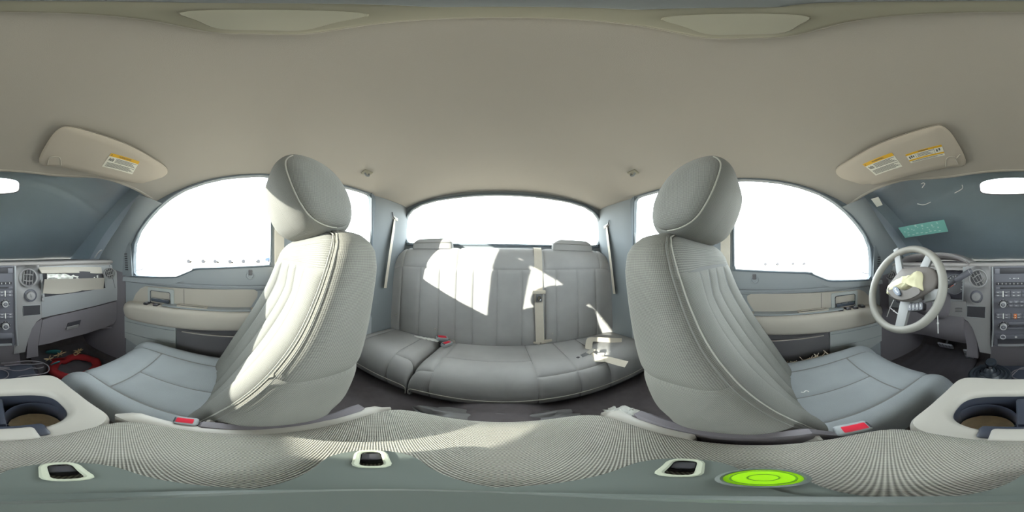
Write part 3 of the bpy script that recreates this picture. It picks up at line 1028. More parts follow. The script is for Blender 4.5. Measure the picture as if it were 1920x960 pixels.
# ================================================================== REAR BENCH
def rear_cushion(x0, x1, label, seams, cross):
    T = thing('rear_bench_cushion', ((x0 + x1) / 2, 0.78, -0.79), label, 'seat', 'rear bench cushions')
    prof = path_fn([(0.560, -0.735), (0.553, -0.70), (0.551, -0.64), (0.565, -0.585), (0.600, -0.548), (0.66, -0.532), (0.78, -0.545), (0.86, -0.556), (0.925, -0.565)])
    zb = -0.75
    cx, hx = (x0 + x1) / 2, (x1 - x0) / 2
    loop = sell(9.0, hx, 0.20, 800)[:401]
    def cf(u, v):
        p = prof(v)
        i = (1 - u) * 400
        k = min(399, int(i))
        f = i - k
        c = loop[k][0] + (loop[k + 1][0] - loop[k][0]) * f
        h = (loop[k][1] + (loop[k + 1][1] - loop[k][1]) * f) / 0.20
        H = max(0.003, p.z - zb)
        return Vector((cx + c, p.y, zb + H * h))
    # find the u of a given x on the top face
    def ux(x):
        best = min(range(401), key=lambda k: abs(loop[k][0] - (x - cx)) + (0 if loop[k][1] > 0.1 else 9))
        return 1 - best / 400
    cen = Vector((cx, 0.77, -0.70))
    def body(u, v):
        p = cf(u, v)
        return Vector((cx + (p.x - cx) * 0.985, p.y + 0.006, p.z - 0.006))
    fin(sheet(body, 60, 30), 'cushion_foam', M['foam'], T)
    us = [0.0] + [ux(x) for x in seams] + [1.0]
    for i, (a, b) in enumerate(zip(us, us[1:])):
        cuts = [0.0] + list(cross.get(i, [])) + [1.0]
        for v0, v1 in zip(cuts, cuts[1:]):
            fin(surf(cf, a, b, v0, v1, 24, 30, out=cen, groove=0.006, bulge=0.003, rad=0.010), 'cushion_panel', M['bench'], T, 60)
    lip = [cf(0.02 + 0.96 * k / 40, 0.10) + Vector((0, -0.004, 0)) for k in range(41)]
    fin(tube(lip, 0.0026, 6), 'lower_piping', M['seam_light'], T)
    fin(rbox((cx, 0.79, -0.772), (hx * 1.8, 0.34, 0.035), 0.006), 'cushion_base', M['black'], T)
    return cf
cfL = rear_cushion(-0.765, -0.362, 'narrow left section of the grey cloth rear bench cushion', [-0.70, -0.47], {2: [0.42], 1: []})
cfR = rear_cushion(-0.350, 0.765, 'wide section of the grey cloth rear bench cushion under the middle belt', [-0.262, 0.135, 0.30, 0.45], {0: [0.36], 1: [0.60], 2: [0.36], 3: [0.36]})

T = thing('rear_bench', (0, 0.99, -0.60), 'full-width grey cloth rear bench backrest with vertical stitched channels', 'seat')
prof = path_fn([(0.932, -0.60), (0.930, -0.475), (0.943, -0.285), (0.957, -0.124), (0.962, -0.081), (0.973, -0.038), (0.994, 0.014), (1.022, 0.044), (1.050, 0.042), (1.068, 0.0), (1.07, -0.08)])
def rb(x, v):
    p = prof(v)
    z = p.z
    y = p.y
    a = max(0.0, abs(x) - 0.64) / 0.118
    if z > -0.16 and a > 0:
        k = math.sqrt(max(0.0, 1 - min(1, a) ** 2.4))
        z = -0.16 + (z + 0.16) * (0.35 + 0.65 * k)
    y -= 0.02 * min(1, a) ** 2
    return Vector((x, y, z))
vS = next(v / 400 for v in range(400) if prof(v / 400).z > -0.082)
cenb = Vector((0, 1.3, -0.3))
def rsurf(x0, x1, v0, v1, name, nu=14, nv=30, **k):
    n_out = Vector(((x0 + x1) / 2, 1.20, -0.20))
    return fin(surf(lambda a, b: rb(x0 + (x1 - x0) * a, b), 0, 1, v0, v1, nu, nv, out=n_out, **k), name, M['bench'], T, 60)
def rbody(a, b):
    p = rb(-0.752 + 1.504 * a, b)
    return p + Vector((0, 0.006, -0.004 if p.z > -0.05 else 0))
fin(sheet(rbody, 60, 40), 'backrest_foam', M['foam'], T)
xs = [-0.755, -0.676, -0.525, -0.385, -0.273, -0.168, -0.028, 0.118, 0.255, 0.331, 0.478, 0.618, 0.755]
for a, b in zip(xs, xs[1:]):
    rsurf(a, b, 0.0, vS, 'back_channel', 14, 26, groove=0.005, bulge=0.003, rad=0.008)
for a, b in zip([-0.755, -0.673, -0.273, 0.255, 0.662], [-0.673, -0.273, 0.255, 0.662, 0.755]):
    rsurf(a, b, vS, 1.0, 'shoulder_panel', 24, 26, groove=0.005, bulge=0.004, rad=0.012)
for x, z in ((-0.70, -0.449), (-0.40, -0.493), (0.30, -0.50), (0.657, -0.449)):
    v = next(q / 400 for q in range(400) if prof(q / 400).z > z)
    p = rb(x, v)
    fin(lathe([(0.0065, -0.004), (0.0065, 0.003), (0.004, 0.006), (0.0, 0.0065)], p, (0, -1, 0), 12), 'backrest_button', M['belt_grey'], T)
# low rear headrests
for cx, who in ((-0.475, 'left'), (0.475, 'right')):
    rings = []
    for k in range(13):
        z = 0.044 + 0.070 * k / 12
        e = 1 - (k / 12) ** 4 * 0.35
        rings.append([Vector((cx + 0.150 * e * a, 1.035 + 0.030 * e * b, z)) for a, b in [(p[0], p[1]) for p in sell(5, 1, 1, 48)]])
    h = thing('rear_headrest', (cx, 1.10, 0.03), 'low cloth headrest on the %s end of the rear backrest' % who, 'headrest', 'rear headrests')
    fin(loft(rings), 'headrest_pad', M['bench'], h, 50)
    lp = [Vector((cx + 0.1515 * p[0], 1.035 + 0.0315 * p[1], 0.085)) for p in sell(5, 1, 1, 60)]
    fin(tube(lp, 0.0018, 6, True), 'headrest_seam', M['seam'], h)

# ---- rear belts
B = thing('rear_centre_belt', (0.245, 0.98, -0.58), 'beige middle seat belt strap hanging over the rear backrest', 'seat belt', 'rear seat belts')
bx0 = 0.225
pts = [(0.222, 1.055, 0.052), (0.221, 1.020, 0.054), (0.219, 0.990, 0.022), (0.217, 0.966, -0.05), (0.215, 0.947, -0.155), (0.216, 0.936, -0.25), (0.218, 0.924, -0.365), (0.221, 0.917, -0.48), (0.223, 0.912, -0.545)]
fin(tube(smooth_path(pts, 5), flat=(0.050, 0.0016, (1, 0, 0))), 'belt_strap', M['belt'], B)
g = fin(rbox((0.216, 0.931, -0.213), (0.078, 0.012, 0.022), 0.004), 'tongue_guide', M['belt'], B)
tg = plate(rrect(0.197, 0.235, -0.274, -0.217, 0.006), [rrect(0.207, 0.225, -0.263, -0.236, 0.004)], lambda p, q: Vector((p, 0.926, q)), (0, 0.004, 0))
fin(tg, 'belt_tongue', M['steel'], B)
fin(tube([(0.216 + 0.010 * math.cos(k), 0.924, -0.250 + 0.015 * math.sin(k)) for k in [i * math.pi / 8 for i in range(16)]], 0.0018, 6, True), 'tongue_rim', M['chrome'], B)

t = thing('rear_belt_buckle', (0.26, 0.94, -0.58), 'white buckle pair lying at the foot of the middle belt', 'buckle', 'rear belt buckles')
p = on_z(1020, 641, -0.560)
fin(rbox(p + Vector((0.012, 0, 0.008)), (0.075, 0.030, 0.024), 0.007, 3, rotm(z=6, y=-8)), 'buckle_body', M['belt'], t)
fin(rbox(p + Vector((-0.045, -0.005, 0.005)), (0.045, 0.028, 0.018), 0.006, 3, rotm(z=-25, y=10)), 'buckle_tongue', M['belt'], t)
t = thing('rear_belt_buckle', (-0.36, 0.93, -0.58), 'twin red-buttoned buckles at the split of the rear bench', 'buckle', 'rear belt buckles')
for (u, v, zz, d) in ((829, 634, -0.530, (-0.75, -0.6, 0.25)), (838, 645, -0.548, (-0.35, -0.9, 0.15))):
    p = on_z(u, v, zz)
    buckle('b', p, d, (0, -0.3, 1), 0.034, 0.026, 0.072, t, 1)
fin(tube([on_z(842, 637, -0.55), on_z(848, 641, -0.565) + Vector((0, 0.03, -0.01))], flat=(0.04, 0.016, (0.8, -0.5, 0))), 'buckle_web', M['belt_grey'], t)
# torn white strip on the narrow cushion
a, b = on_z(760, 628, -0.570), on_z(823, 641, -0.556)
def strip(u, v):
    p = a.lerp(b, u)
    w = 0.006 + 0.024 * u ** 2 * (1 - 0.25 * u)
    p += Vector((0.2, -1, 0)).normalized() * (v - 0.5) * w * 2 * (0.6 + 0.8 * abs(mnoise.noise(Vector((u * 9, 1, 2)))))
    p.z += 0.008 + 0.004 * mnoise.noise(Vector((u * 14, v * 2, 5)))
    return p
tag(fin(sheet(strip, 30, 4, (0, 0, 0.0015)), 'paper_strip', M['paper']), 'torn white strip lying at the back of the narrow rear cushion', 'paper')

# loose belts on the driver side of the bench
B = thing('loose_lap_belt', (0.5, 0.8, -0.56), 'beige lap belt with chrome tongue lying loose on the right of the bench', 'seat belt', 'rear seat belts')
zt = -0.548
q = lambda u, v, h=0.0: on_z(u, v, zt + h) + Vector((0, 0, 0.010))
pts = [q(1166, 641, 0.01), q(1140, 640, 0.012), q(1120, 639, 0.016), q(1107, 640, 0.022), q(1104, 650, 0.014), q(1104, 658, 0.006)]
fin(tube(smooth_path(pts, 6), flat=(0.040, 0.0018, (0.25, 1.0, 0.35))), 'belt_strap', M['belt'], B)
pts = [q(1108, 668, 0.004), q(1116, 674, 0.006), q(1128, 676, 0.010), q(1140, 677, 0.006), q(1175, 686, 0.004)]
fin(tube(smooth_path(pts, 6), flat=(0.040, 0.0018, (0.25, 1.0, 0.25))), 'belt_strap', M['belt'], B)
fin(rbox(q(1126, 669, 0.012), (0.034, 0.012, 0.050), 0.004, 2, rotm(x=30, z=-25)), 'belt_slider', M['belt_grey'], B)
fin(tube([q(1084, 674, 0.002), q(1092, 670, 0.008), q(1102, 665, 0.012)], flat=(0.026, 0.004, (0.3, 1, 0))), 'belt_tongue', M['chrome'], B)
fin(rbox(q(1108, 662, 0.014), (0.050, 0.026, 0.012), 0.004, 2, rotm(z=20, y=-10)), 'tongue_cover', M['belt_grey'], B)
fin(rbox(q(1084, 674, 0.004), (0.018, 0.016, 0.012), 0.004, 2, rotm(z=20)), 'tongue_tip', M['black'], B)

# shoulder belts on the C pillars and the front pillars
for s, who in ((-1, 'left'), (1, 'right')):
    B = thing('shoulder_belt', (s * 0.72, 0.85, -0.3), 'narrow beige shoulder belt hanging from the %s quarter trim' % ('left rear' if s < 0 else 'right rear'), 'seat belt', 'shoulder belts')
    u0 = (739, 735, 729) if s < 0 else (1136, 1140, 1147)
    ya, za = (0.917, 0.255) if s < 0 else (0.965, 0.225)
    pts = [Vector((s * 0.712, ya, za)), Vector((s * 0.714, ya - 0.025, za - 0.13)), Vector((s * 0.714, ya - 0.055, za - 0.27)), Vector((s * 0.712, ya - 0.10, za - 0.48))]
    fin(tube(smooth_path(pts, 5), flat=(0.046, 0.0016, (0.35 * s, 1, 0))), 'belt_strap', M['belt'], B)
    fin(rbox(pts[0] + Vector((s * 0.004, 0, 0.008)), (0.014, 0.066, 0.026), 0.005, 2, rotm(x=-14)), 'belt_anchor', M['belt_grey'], B)
    fin(tube([pts[0] + Vector((-s * 0.006, -0.040, 0.045)), pts[0] + Vector((-s * 0.010, -0.034, 0.012)), pts[0] + Vector((-s * 0.008, -0.012, 0.002))], 0.003, 6), 'anchor_loop', M['black'], B)
    F = thing('front_shoulder_belt', (s * 0.73, 0.16, -0.5), 'beige front belt strap on the %s door pillar' % ('passenger' if s < 0 else 'driver'), 'seat belt', 'shoulder belts')
    pts = [Vector((s * 0.690, 0.145, 0.30)), Vector((s * 0.708, 0.146, 0.12)), Vector((s * 0.718, 0.148, -0.05)), Vector((s * 0.716, 0.152, -0.3)), Vector((s * 0.712, 0.155, -0.55))]
    fin(tube(smooth_path(pts, 5), flat=(0.046, 0.0016, (0.2 * s, 1, 0))), 'belt_strap', M['belt'], F)
    fin(rbox(pts[0] + Vector((s * 0.002, 0, 0.012)), (0.016, 0.058, 0.036), 0.006, 2), 'belt_anchor', M['belt_grey'], F)

# ================================================================== CENTRE CONSOLE
CX = -0.008
C = thing('centre_console', (CX, -0.05, -0.79), 'centre console with coarse woven cloth lid and pale plastic cup holder frame', 'console')
# lid
rings = []
prf = [(0.93, -0.385), (0.985, -0.378), (1.0, -0.362), (0.995, -0.348), (0.975, -0.339), (0.93, -0.334), (0.84, -0.3315), (0.6, -0.330), (0.3, -0.3295), (0.05, -0.3295)]
base = sell(6.5, 1, 1, 96)
for k, z in prf:
    rings.append([Vector((CX + 0.160 * k * a * (1 + 0.03 * (1 - b * b)), 0.028 + 0.188 * k * b, z - (0.004 * b if k > 0.5 else 0))) for a, b in base])
fin(loft(rings), 'lid_pad', M['lid'], C, 60)
lp = [Vector((CX + 0.1615 * a * (1 + 0.03 * (1 - b * b)), 0.028 + 0.1895 * b, -0.362)) for a, b in base]
fin(tube(lp, 0.0022, 6, True), 'lid_piping', M['seam'], C)
# frame with opening
NF = 96
outer = [Vector((CX + 0.148 * a * (1.0 - 0.05 * max(0, -b)), -0.262 + 0.108 * b, 0)) for a, b in sell(7, 1, 1, NF)]
inner = [Vector((CX + 0.104 * a, -0.250 + 0.060 * b, 0)) for a, b in sell(2.9, 1, 1, NF)]
def ringat(lp, sc, c, z):
    return [Vector((c.x + (p.x - c.x) * sc, c.y + (p.y - c.y) * sc, z)) for p in lp]
co = Vector((CX, -0.262, 0))
ci = Vector((CX, -0.250, 0))
rg = [ringat(outer, 0.99, co, -0.42), ringat(outer, 1.0, co, -0.365), ringat(outer, 0.995, co, -0.354), ringat(outer, 0.975, co, -0.347)]
rg += [ringat(inner, 1.16, ci, -0.345), ringat(inner, 1.06, ci, -0.349), ringat(inner, 1.01, ci, -0.356), ringat(inner, 1.0, ci, -0.366)]
fin(loft(rg, True, False), 'cup_holder_frame', M['console'], C, 50)
fin(loft([ringat(inner, 1.0, ci, -0.362), ringat(inner, 0.985, ci, -0.40), ringat(inner, 0.965, ci, -0.445), ringat(inner, 0.01, ci, -0.447)], True, False), 'cup_tray', M['tray'], C, 50)
for sx in (-1, 1):
    cc = Vector((CX + sx * 0.056, -0.249, 0))
    fin(lathe([(0.046, -0.442), (0.0475, -0.392), (0.0495, -0.389), (0.0495, -0.393), (0.0485, -0.444)], cc, (0, 0, 1), 32, False), 'cup_well', M['tray'], C)
    o = fin(loft([[Vector((cc.x + r * math.cos(k * math.pi / 14) * (1 + 0.06 * mnoise.noise(Vector((k * 0.7, sx, 0)))), cc.y + r * math.sin(k * math.pi / 14), -0.4385 + 0.002 * mnoise.noise(Vector((r * 60, k, sx))))) for k in range(28)] for r in (0.043, 0.03, 0.015, 0.001)], True, False), 'stained_liner', M['brown'], C)
# divider and latch
fin(rbox((CX, -0.262, -0.395), (0.020, 0.09, 0.06), 0.006), 'cup_divider', M['tray'], C)
fin(rbox((CX, -0.182, -0.356), (0.110, 0.036, 0.03), 0.008), 'latch_well', M['tray'], C)
fin(rbox((CX, -0.172, -0.343), (0.078, 0.036, 0.016), 0.0075, 4), 'lid_latch', M['console'], C)
# body sides
rings = []
for y in [-0.365 + 0.58 * k / 16 for k in range(17)]:
    w = 0.146 - 0.004 * math.cos(y * 6)
    rings.append([Vector((CX - w, y, -0.375)), Vector((CX + w, y, -0.375)), Vector((CX + w - 0.004, y, -0.60)), Vector((CX + w - 0.012, y, -0.77)), Vector((CX - w + 0.012, y, -0.77)), Vector((CX - w + 0.004, y, -0.60))])
def open_body(rings):
    bm = bmesh.new()
    vs = [[bm.verts.new(p) for p in r] for r in rings]
    for a, b in zip(vs, vs[1:]):
        for i in (1, 2, 3, 4, 5):
            j = (i + 1) % 6
            bm.faces.new((a[i], a[j], b[j], b[i]))
    bm.faces.new(vs[0])
    bm.faces.new(list(reversed(vs[-1])))
    return bm
fin(open_body(rings), 'console_body', M['console_low'], C)
# side rails along the lid
def rail(sx, y0, y1, w, name):
    rings = []
    n = 30
    for k in range(n + 1):
        t = k / n
        y = y0 + (y1 - y0) * t
        e = math.sin(math.pi * min(1, min(t, 1 - t) / 0.08) / 2) ** 0.5 if min(t, 1 - t) < 0.08 else 1
        xi = CX + sx * 0.150
        ww = max(0.003, w * e)
        rings.append([Vector((xi, y, -0.40)), Vector((xi, y, -0.352)), Vector((xi + sx * ww * 0.5, y, -0.346)), Vector((xi + sx * ww * 0.92, y, -0.352)), Vector((xi + sx * ww, y, -0.366)), Vector((xi + sx * ww, y, -0.42))])
    return fin(loft(rings), name, M['console'], C, 45)
rail(-1, -0.17, 0.20, 0.034, 'side_rail')
rail(1, 0.06, 0.20, 0.034, 'side_rail')
# hinge block at the back
fin(rbox((CX, 0.205, -0.42), (0.24, 0.03, 0.06), 0.01), 'hinge_cover', M['console_low'], C)

# ================================================================== TRIPOD BASE UNDER THE LENS
t = thing('tripod_base', (0, 0.01, -0.329), 'grey-green three-armed tripod base with bubble level standing on the woven console lid', 'tripod')
ctr0 = Vector((-0.006, 0.012, 0))
tips = [Vector((-0.036, -0.092, 0)), Vector((-0.088, 0.088, 0)), Vector((0.104, 0.046, 0))]
ZT = -0.3125
out = []
order = [tips[0], tips[2], tips[1]]     # counter-clockwise
holes = []
for i, tp in enumerate(order):
    d = (tp - ctr0).normalized()
    nrm = Vector((-d.y, d.x, 0))
    L = (tp - ctr0).length
    hw = 0.030
    arc = []
    for k in range(9):
        a = R(-90 + 180 * k / 8)
        arc.append(ctr0 + d * (L - hw + hw * math.cos(a) * 0.9) + nrm * hw * math.sin(a))
    nx = order[(i + 1) % 3]
    d2 = (nx - ctr0).normalized()
    mid = (d + d2)
    mid = mid.normalized() if mid.length > 0.1 else Vector((-d.y, d.x, 0))
    out += [(p.x, p.y) for p in arc]
    out.append(((ctr0 + mid * 0.036).x, (ctr0 + mid * 0.036).y))
    hc_ = ctr0 + d * (L * 0.80)
    ho = []
    for p_, q_ in rrect(-0.017, 0.017, -0.0095, 0.0095, 0.007, 3):
        v_ = hc_ + d * p_ + nrm * q_
        ho.append((v_.x, v_.y))
    holes.append(ho)
pl = fin(plate(out, holes, lambda p, q: Vector((p, q, ZT)), (0, 0, -0.012)), 'base_plate', M['tripod'], t)
for ho in holes:
    fin(tube([Vector((p, q, ZT + 0.0005)) for p, q in ho], 0.0024, 6, True), 'slot_rim', M['tripod_light'], t)
    c_ = Vector((sum(p for p, q in ho) / len(ho), sum(q for p, q in ho) / len(ho), ZT - 0.004))
    dd = (c_ - ctr0)
    dd.z = 0
    dd.normalize()
    fin(rbox(c_ + dd * 0.006, (0.013, 0.014, 0.008), 0.002, 2, Matrix.Rotation(math.atan2(dd.y, dd.x), 4, 'Z')), 'slot_slider', M['black'], t)
for tp in tips:
    d = (tp - ctr0).normalized()
    fin(lathe([(0.010, -0.0045), (0.012, -0.003), (0.011, 0.001)], Vector((tp.x, tp.y, -0.3255)) - d * 0.016, (0, 0, 1), 14), 'rubber_foot', M['black'], t)
bl = Vector((0.070, -0.002, ZT + 0.001))
fin(rbox((0.052, 0.004, ZT - 0.0067), (0.070, 0.046, 0.010), 0.005, 3), 'level_shelf', M['tripod'], t)
lv = fin(lathe([(0.0185, -0.004), (0.0195, 0.004), (0.0175, 0.0055), (0.0165, 0.0035), (0.016, 0.001)], bl, (0, 0, 1), 32, False), 'level_housing', M['tripod'], t)
fin(lathe([(0.0163, 0.0), (0.0163, 0.003), (0.012, 0.0042), (0.006, 0.0048), (0.0005, 0.005)], bl, (0, 0, 1), 32), 'level_fluid', M['bubble'], t)
fin(tube([bl + Vector((0.0065 * math.cos(k * math.pi / 12), 0.0065 * math.sin(k * math.pi / 12), 0.0047)) for k in range(24)], 0.0005, 5, True), 'level_ring', M['bubble_ring'], t)
fin(tube([bl + Vector((0.0135 * math.cos(k * math.pi / 12), 0.0135 * math.sin(k * math.pi / 12), 0.0037)) for k in range(24)], 0.0006, 5, True), 'level_ring', M['bubble_ring'], t)
fin(lathe([(0.036, -0.3125), (0.036, -0.307), (0.030, -0.302), (0.018, -0.296), (0.0125, -0.285), (0.0115, -0.20), (0.0115, -0.115), (0.009, -0.105)], (ctr0.x * 0.3, ctr0.y * 0.3, 0), (0, 0, 1), 28), 'centre_post', M['tripod'], t)

# ================================================================== DASHBOARD
DB = thing('dashboard', (0, -1.0, -0.56), 'grey dashboard with charcoal centre stack, round vents and burst-open passenger airbag panel', 'dashboard')
def dplate(px, off, th=0.02, name='panel', mat='dash', parent=None, holes=()):
    return fin(plate(px, list(holes), lambda u, v: dash_at(u, v, off), (0, -th, 0)), name, M[mat], parent or DB)
def seg(pts, n=4):
    out = []
    for i in range(len(pts)):
        a, b = pts[i], pts[(i + 1) % len(pts)]
        for k in range(n):
            out.append((a[0] + (b[0] - a[0]) * k / n, a[1] + (b[1] - a[1]) * k / n))
    return out
# top pad up to the cowl
def top_f(a, b):
    x = -0.755 + 1.51 * a
    y1 = dash_y(x) - 0.01
    y = y1 + (-1.43 - y1) * b
    z = -0.0325 - 0.010 * b - 0.014 * max(0, 1 - b / 0.04) ** 2
    return Vector((x, y, z))
fin(sheet(top_f, 60, 24, (0, 0, -0.03)), 'top_pad', M['dash_top'], DB)
pts = [Vector((x, dash_y(x) - 0.004, -0.046)) for x in [-0.755 + 1.51 * k / 60 for k in range(61)]]
fin(tube(pts, 0.012, 8), 'pad_lip', M['dash_top'], DB)
# inner carcass behind everything
fin(sheet(lambda a, b: Vector((-0.755 + 1.51 * a, dash_y(-0.755 + 1.51 * a) - 0.11, -0.05 - 0.49 * b)), 40, 10, (0, -0.02, 0)), 'carcass', M['black'], DB)
fin(sheet(lambda a, b: Vector((-0.755 + 1.51 * a, -1.40 + (dash_y(-0.755 + 1.51 * a) + 1.40 - 0.04) * b, -0.525)), 30, 6, (0, 0, 0.012)), 'underside', M['dash_low'], DB)

# --- passenger side: fascia around the burst airbag opening
air = [(79, 507), (100, 506), (140, 505), (186, 506), (194, 515), (198, 540), (150, 548), (110, 553), (84, 557)]
fas = [(74, 500), (100, 499), (140, 498), (185, 498), (212, 497), (222, 516), (229, 540), (231, 555), (222, 562), (180, 573), (130, 585), (96, 592), (79, 596), (76, 560)]
fas2 = list(fas)
dplate(seg(fas2, 2), 0.0, 0.02, 'passenger_fascia', 'silver', holes=[seg(air, 2)])
# cavity
cav = seg(air, 2)
rg = [[dash_at(u, v, -0.002) for u, v in cav], [dash_at(u, v, -0.09) + Vector((0, 0, 0)) for u, v in cav]]
fin(loft(rg, True, True), 'airbag_well', M['black'], DB)
# upper flap
up = [[dash_at(72 + 118 * k / 10, 500.5 + (0.5 if k in (0, 10) else 0), 0.004) for k in range(11)],
      [dash_at(75 + 116 * k / 10, 506 + 0.3 * k, 0.018) for k in range(11)],
      [dash_at(78.5 + 113 * k / 10, 512 + 0.05 * k - 2.5 * math.sin(math.pi * k / 10) * 0.3, 0.020) for k in range(11)]]
bm = loft(up, False, False)
ge = bmesh.ops.extrude_face_region(bm, geom=bm.faces[:])
bmesh.ops.translate(bm, vec=(0, -0.006, -0.003), verts=[g for g in ge['geom'] if isinstance(g, bmesh.types.BMVert)])
fin(bm, 'airbag_flap', M['door_tan'], DB, 30)
# lower flap, bent outward
lo = []
for j in range(7):
    f = j / 6
    row = []
    for k in range(15):
        g = k / 14
        u = (84 - 3.5 * f) + (196 - 84 + 1.5 * f) * g
        v = 523.5 - 2.5 * g + (26.5 - 5.5 * g) * f + 3.2 * math.sin(math.pi * min(1, g * 1.5)) * f ** 2
        row.append(dash_at(u, v, 0.048 * (1 - f) ** 1.3 + 0.006))
    lo.append(row)
bm = loft(lo, False, False)
ge = bmesh.ops.extrude_face_region(bm, geom=bm.faces[:])
bmesh.ops.translate(bm, vec=(0, -0.007, -0.001), verts=[g for g in ge['geom'] if isinstance(g, bmesh.types.BMVert)])
fin(bm, 'airbag_flap', M['door_tan'], DB, 30)
# airbag cloth stuffed in the gap
def bag(a, b):
    u = 88 + 96 * a
    v = 513 + 14 * b
    return dash_at(u, v, 0.016 * math.sin(math.pi * b) + 0.002 + 0.016 * mnoise.noise(Vector((a * 16, b * 4, 2.2))))
fin(sheet(bag, 60, 12), 'airbag_cloth', M['paper'], DB)
# small hinge bits
for u, v in ((77.5, 528), (81, 556), (80, 562)):
    p = dash_at(u, v, 0.006)
    fin(rbox(p, (0.012, 0.012, 0.020), 0.003), 'fascia_clip', M['column'], DB)
# outer passenger vent
def vent(u, v, r, mat_ring, off=0.006, slats=5, tilt=0):
    c = dash_at(u, v, off)
    ax = Vector((-0.28 * (1 if c.x > 0 else -1), 1, 0.08)) if abs(c.x) < 0.5 else Vector((-0.55 * (1 if c.x > 0 else -1), 1, 0.05))
    ax.normalize()
    rgn = fin(lathe([(r, -0.006), (r, 0.008), (r * 0.97, 0.013), (r * 0.88, 0.014), (r * 0.82, 0.010), (r * 0.80, 0.0)], c, ax, 36, False), 'vent_ring', mat_ring, DB)
    fin(lathe([(r * 0.82, 0.0012), (r * 0.5, 0.001), (0.001, 0.001)], c, ax, 30, False), 'vent_throat', M['black'], rgn)
    m = frame_m(c, Vector((-1, 0, 0)), Vector((0, 0, 1)))
    ex = ax.cross(Vector((0, 0, 1))).normalized() * -1
    ez = ex.cross(ax)
    for k in range(slats):
        h = (k - (slats - 1) / 2) * r * 0.32
        w = math.sqrt(max(0, (r * 0.79) ** 2 - h * h))
        a = R(tilt)
        e1 = ex * math.cos(a) + ez * math.sin(a)
        e2 = -ex * math.sin(a) + ez * math.cos(a)
        p = c + e2 * h + ax * 0.006
        fin(tube([p - e1 * w, p + e1 * w], flat=(0.010, 0.0025, ax)), 'vent_slat', M['column'], rgn)
    a = R(tilt)
    e2 = -ex * math.sin(a) + ez * math.cos(a)
    for d in (-0.30, 0.30):
        e1 = ex * math.cos(a) + ez * math.sin(a)
        fin(tube([c + e1 * r * d - e2 * r * 0.5 + ax * 0.010, c + e1 * r * d * 1.2 + ax * 0.013, c + e1 * r * d + e2 * r * 0.5 + ax * 0.010], 0.0025, 6), 'vent_grip', M['column'], rgn)
    return rgn
vent(205, 512, 0.036, M['column'], 0.004, 4, 75)
vent(53, 520.5, 0.050, M['column'], 0.010, 4, 95)
vent(1834, 522, 0.050, M['column'], 0.010, 4, 60)
vent(1671, 516, 0.036, M['column'], 0.004, 4, 75)
# glove box
gl = [(80, 600), (96, 594.5), (130, 587), (180, 575), (219, 565), (224, 575), (220, 595), (213, 608), (190, 616), (160, 626), (120, 636), (92, 644), (72, 648), (76, 622)]
G = dplate(seg(gl, 2), -0.004, 0.03, 'glove_box_door', 'dash_low')
hd = [(128, 606), (152, 600), (150, 607), (147, 613), (124, 618)]
h_ = dplate(hd, 0.002, 0.02, 'glove_handle_recess', 'black', G)
fin(tube([dash_at(u, v, 0.006) for u, v in ((125, 616), (136, 613.5), (147, 611))], flat=(0.022, 0.006, (0, 0.3, 1))), 'glove_handle', M['column'], h_)
fin(tube([dash_at(u, v, 0.004) for u, v in ((205, 497), (216, 540))], 0.001, 5), 'fascia_seam', M['dark_seam'], DB)
lw = [(50, 672), (52, 640), (58, 620), (66, 606), (78, 598), (79, 600), (75, 625), (71, 650), (72, 668)]
dplate(seg(lw, 2), -0.002, 0.03, 'console_shoulder', 'dash_low')

lw = [(1884 - u, v) for u, v in lw]
dplate(seg(lw, 2), -0.002, 0.03, 'console_shoulder', 'dash_low')
# --- columns either side of the stack
def column(sgn):
    m = (lambda u: u) if sgn < 0 else (lambda u: 1884 - u)
    cl = [(26, 497), (50, 496), (73, 497), (77, 540), (78.5, 596), (68, 604), (60, 616), (53, 636), (47, 660), (26, 664), (27, 640), (27, 600), (26, 540)]
    if sgn > 0:
        cl = [(m(u), v) for u, v in cl]
    cub = [(42.5, 573), (77 - 1.5, 571.5), (75.5, 590), (43.5, 593)]
    if sgn > 0:
        cub = [(1813, 573.5), (1848, 575), (1847, 597), (1812.5, 594)]
    k = dplate(seg(cl, 3), 0.006, 0.02, 'stack_column', 'column', holes=[seg(cub, 2)])
    rg = [[dash_at(u, v, 0.006) for u, v in seg(cub, 2)], [dash_at(u, v, -0.045) for u, v in seg(cub, 2)]]
    fin(loft(rg, True, True), 'cubby', M['black'], k)
    fin(tube([dash_at(u, v, 0.007) for u, v in seg(cub, 2)], 0.0022, 6, True), 'cubby_rim', M['silver'], k)
    u, v = (57, 554) if sgn < 0 else (1831, 556)
    c = dash_at(u, v, 0.007)
    fin(lathe([(0.036, -0.004), (0.036, 0.003), (0.033, 0.005), (0.031, 0.001), (0.026, 0.002)], c, (0, 1, 0.06), 32), 'dial_bezel', M['stack'], k)
    kn = fin(lathe([(0.024, 0.0), (0.0235, 0.014), (0.021, 0.017), (0.012, 0.0175), (0.0, 0.018)], c, (0, 1, 0.06), 28), 'dial_knob', M['column'], k)
    fin(rbox(c + Vector((0, 0.019, 0.004)), (0.004, 0.004, 0.022), 0.001), 'dial_pointer', M['steel'], kn)
    if sgn > 0:
        fin(rbox(c + Vector((0, 0.004, -0.017)), (0.05, 0.006, 0.026), 0.003), 'dial_lower_half', M['stack'], k)
    # filler beside the cubby on the passenger side
    if sgn < 0:
        p = dash_at(71, 581, -0.012)
        fin(rbox(p, (0.024, 0.02, 0.05), 0.003), 'cubby_insert', M['column'], k)
    return k
column(-1)
column(1)

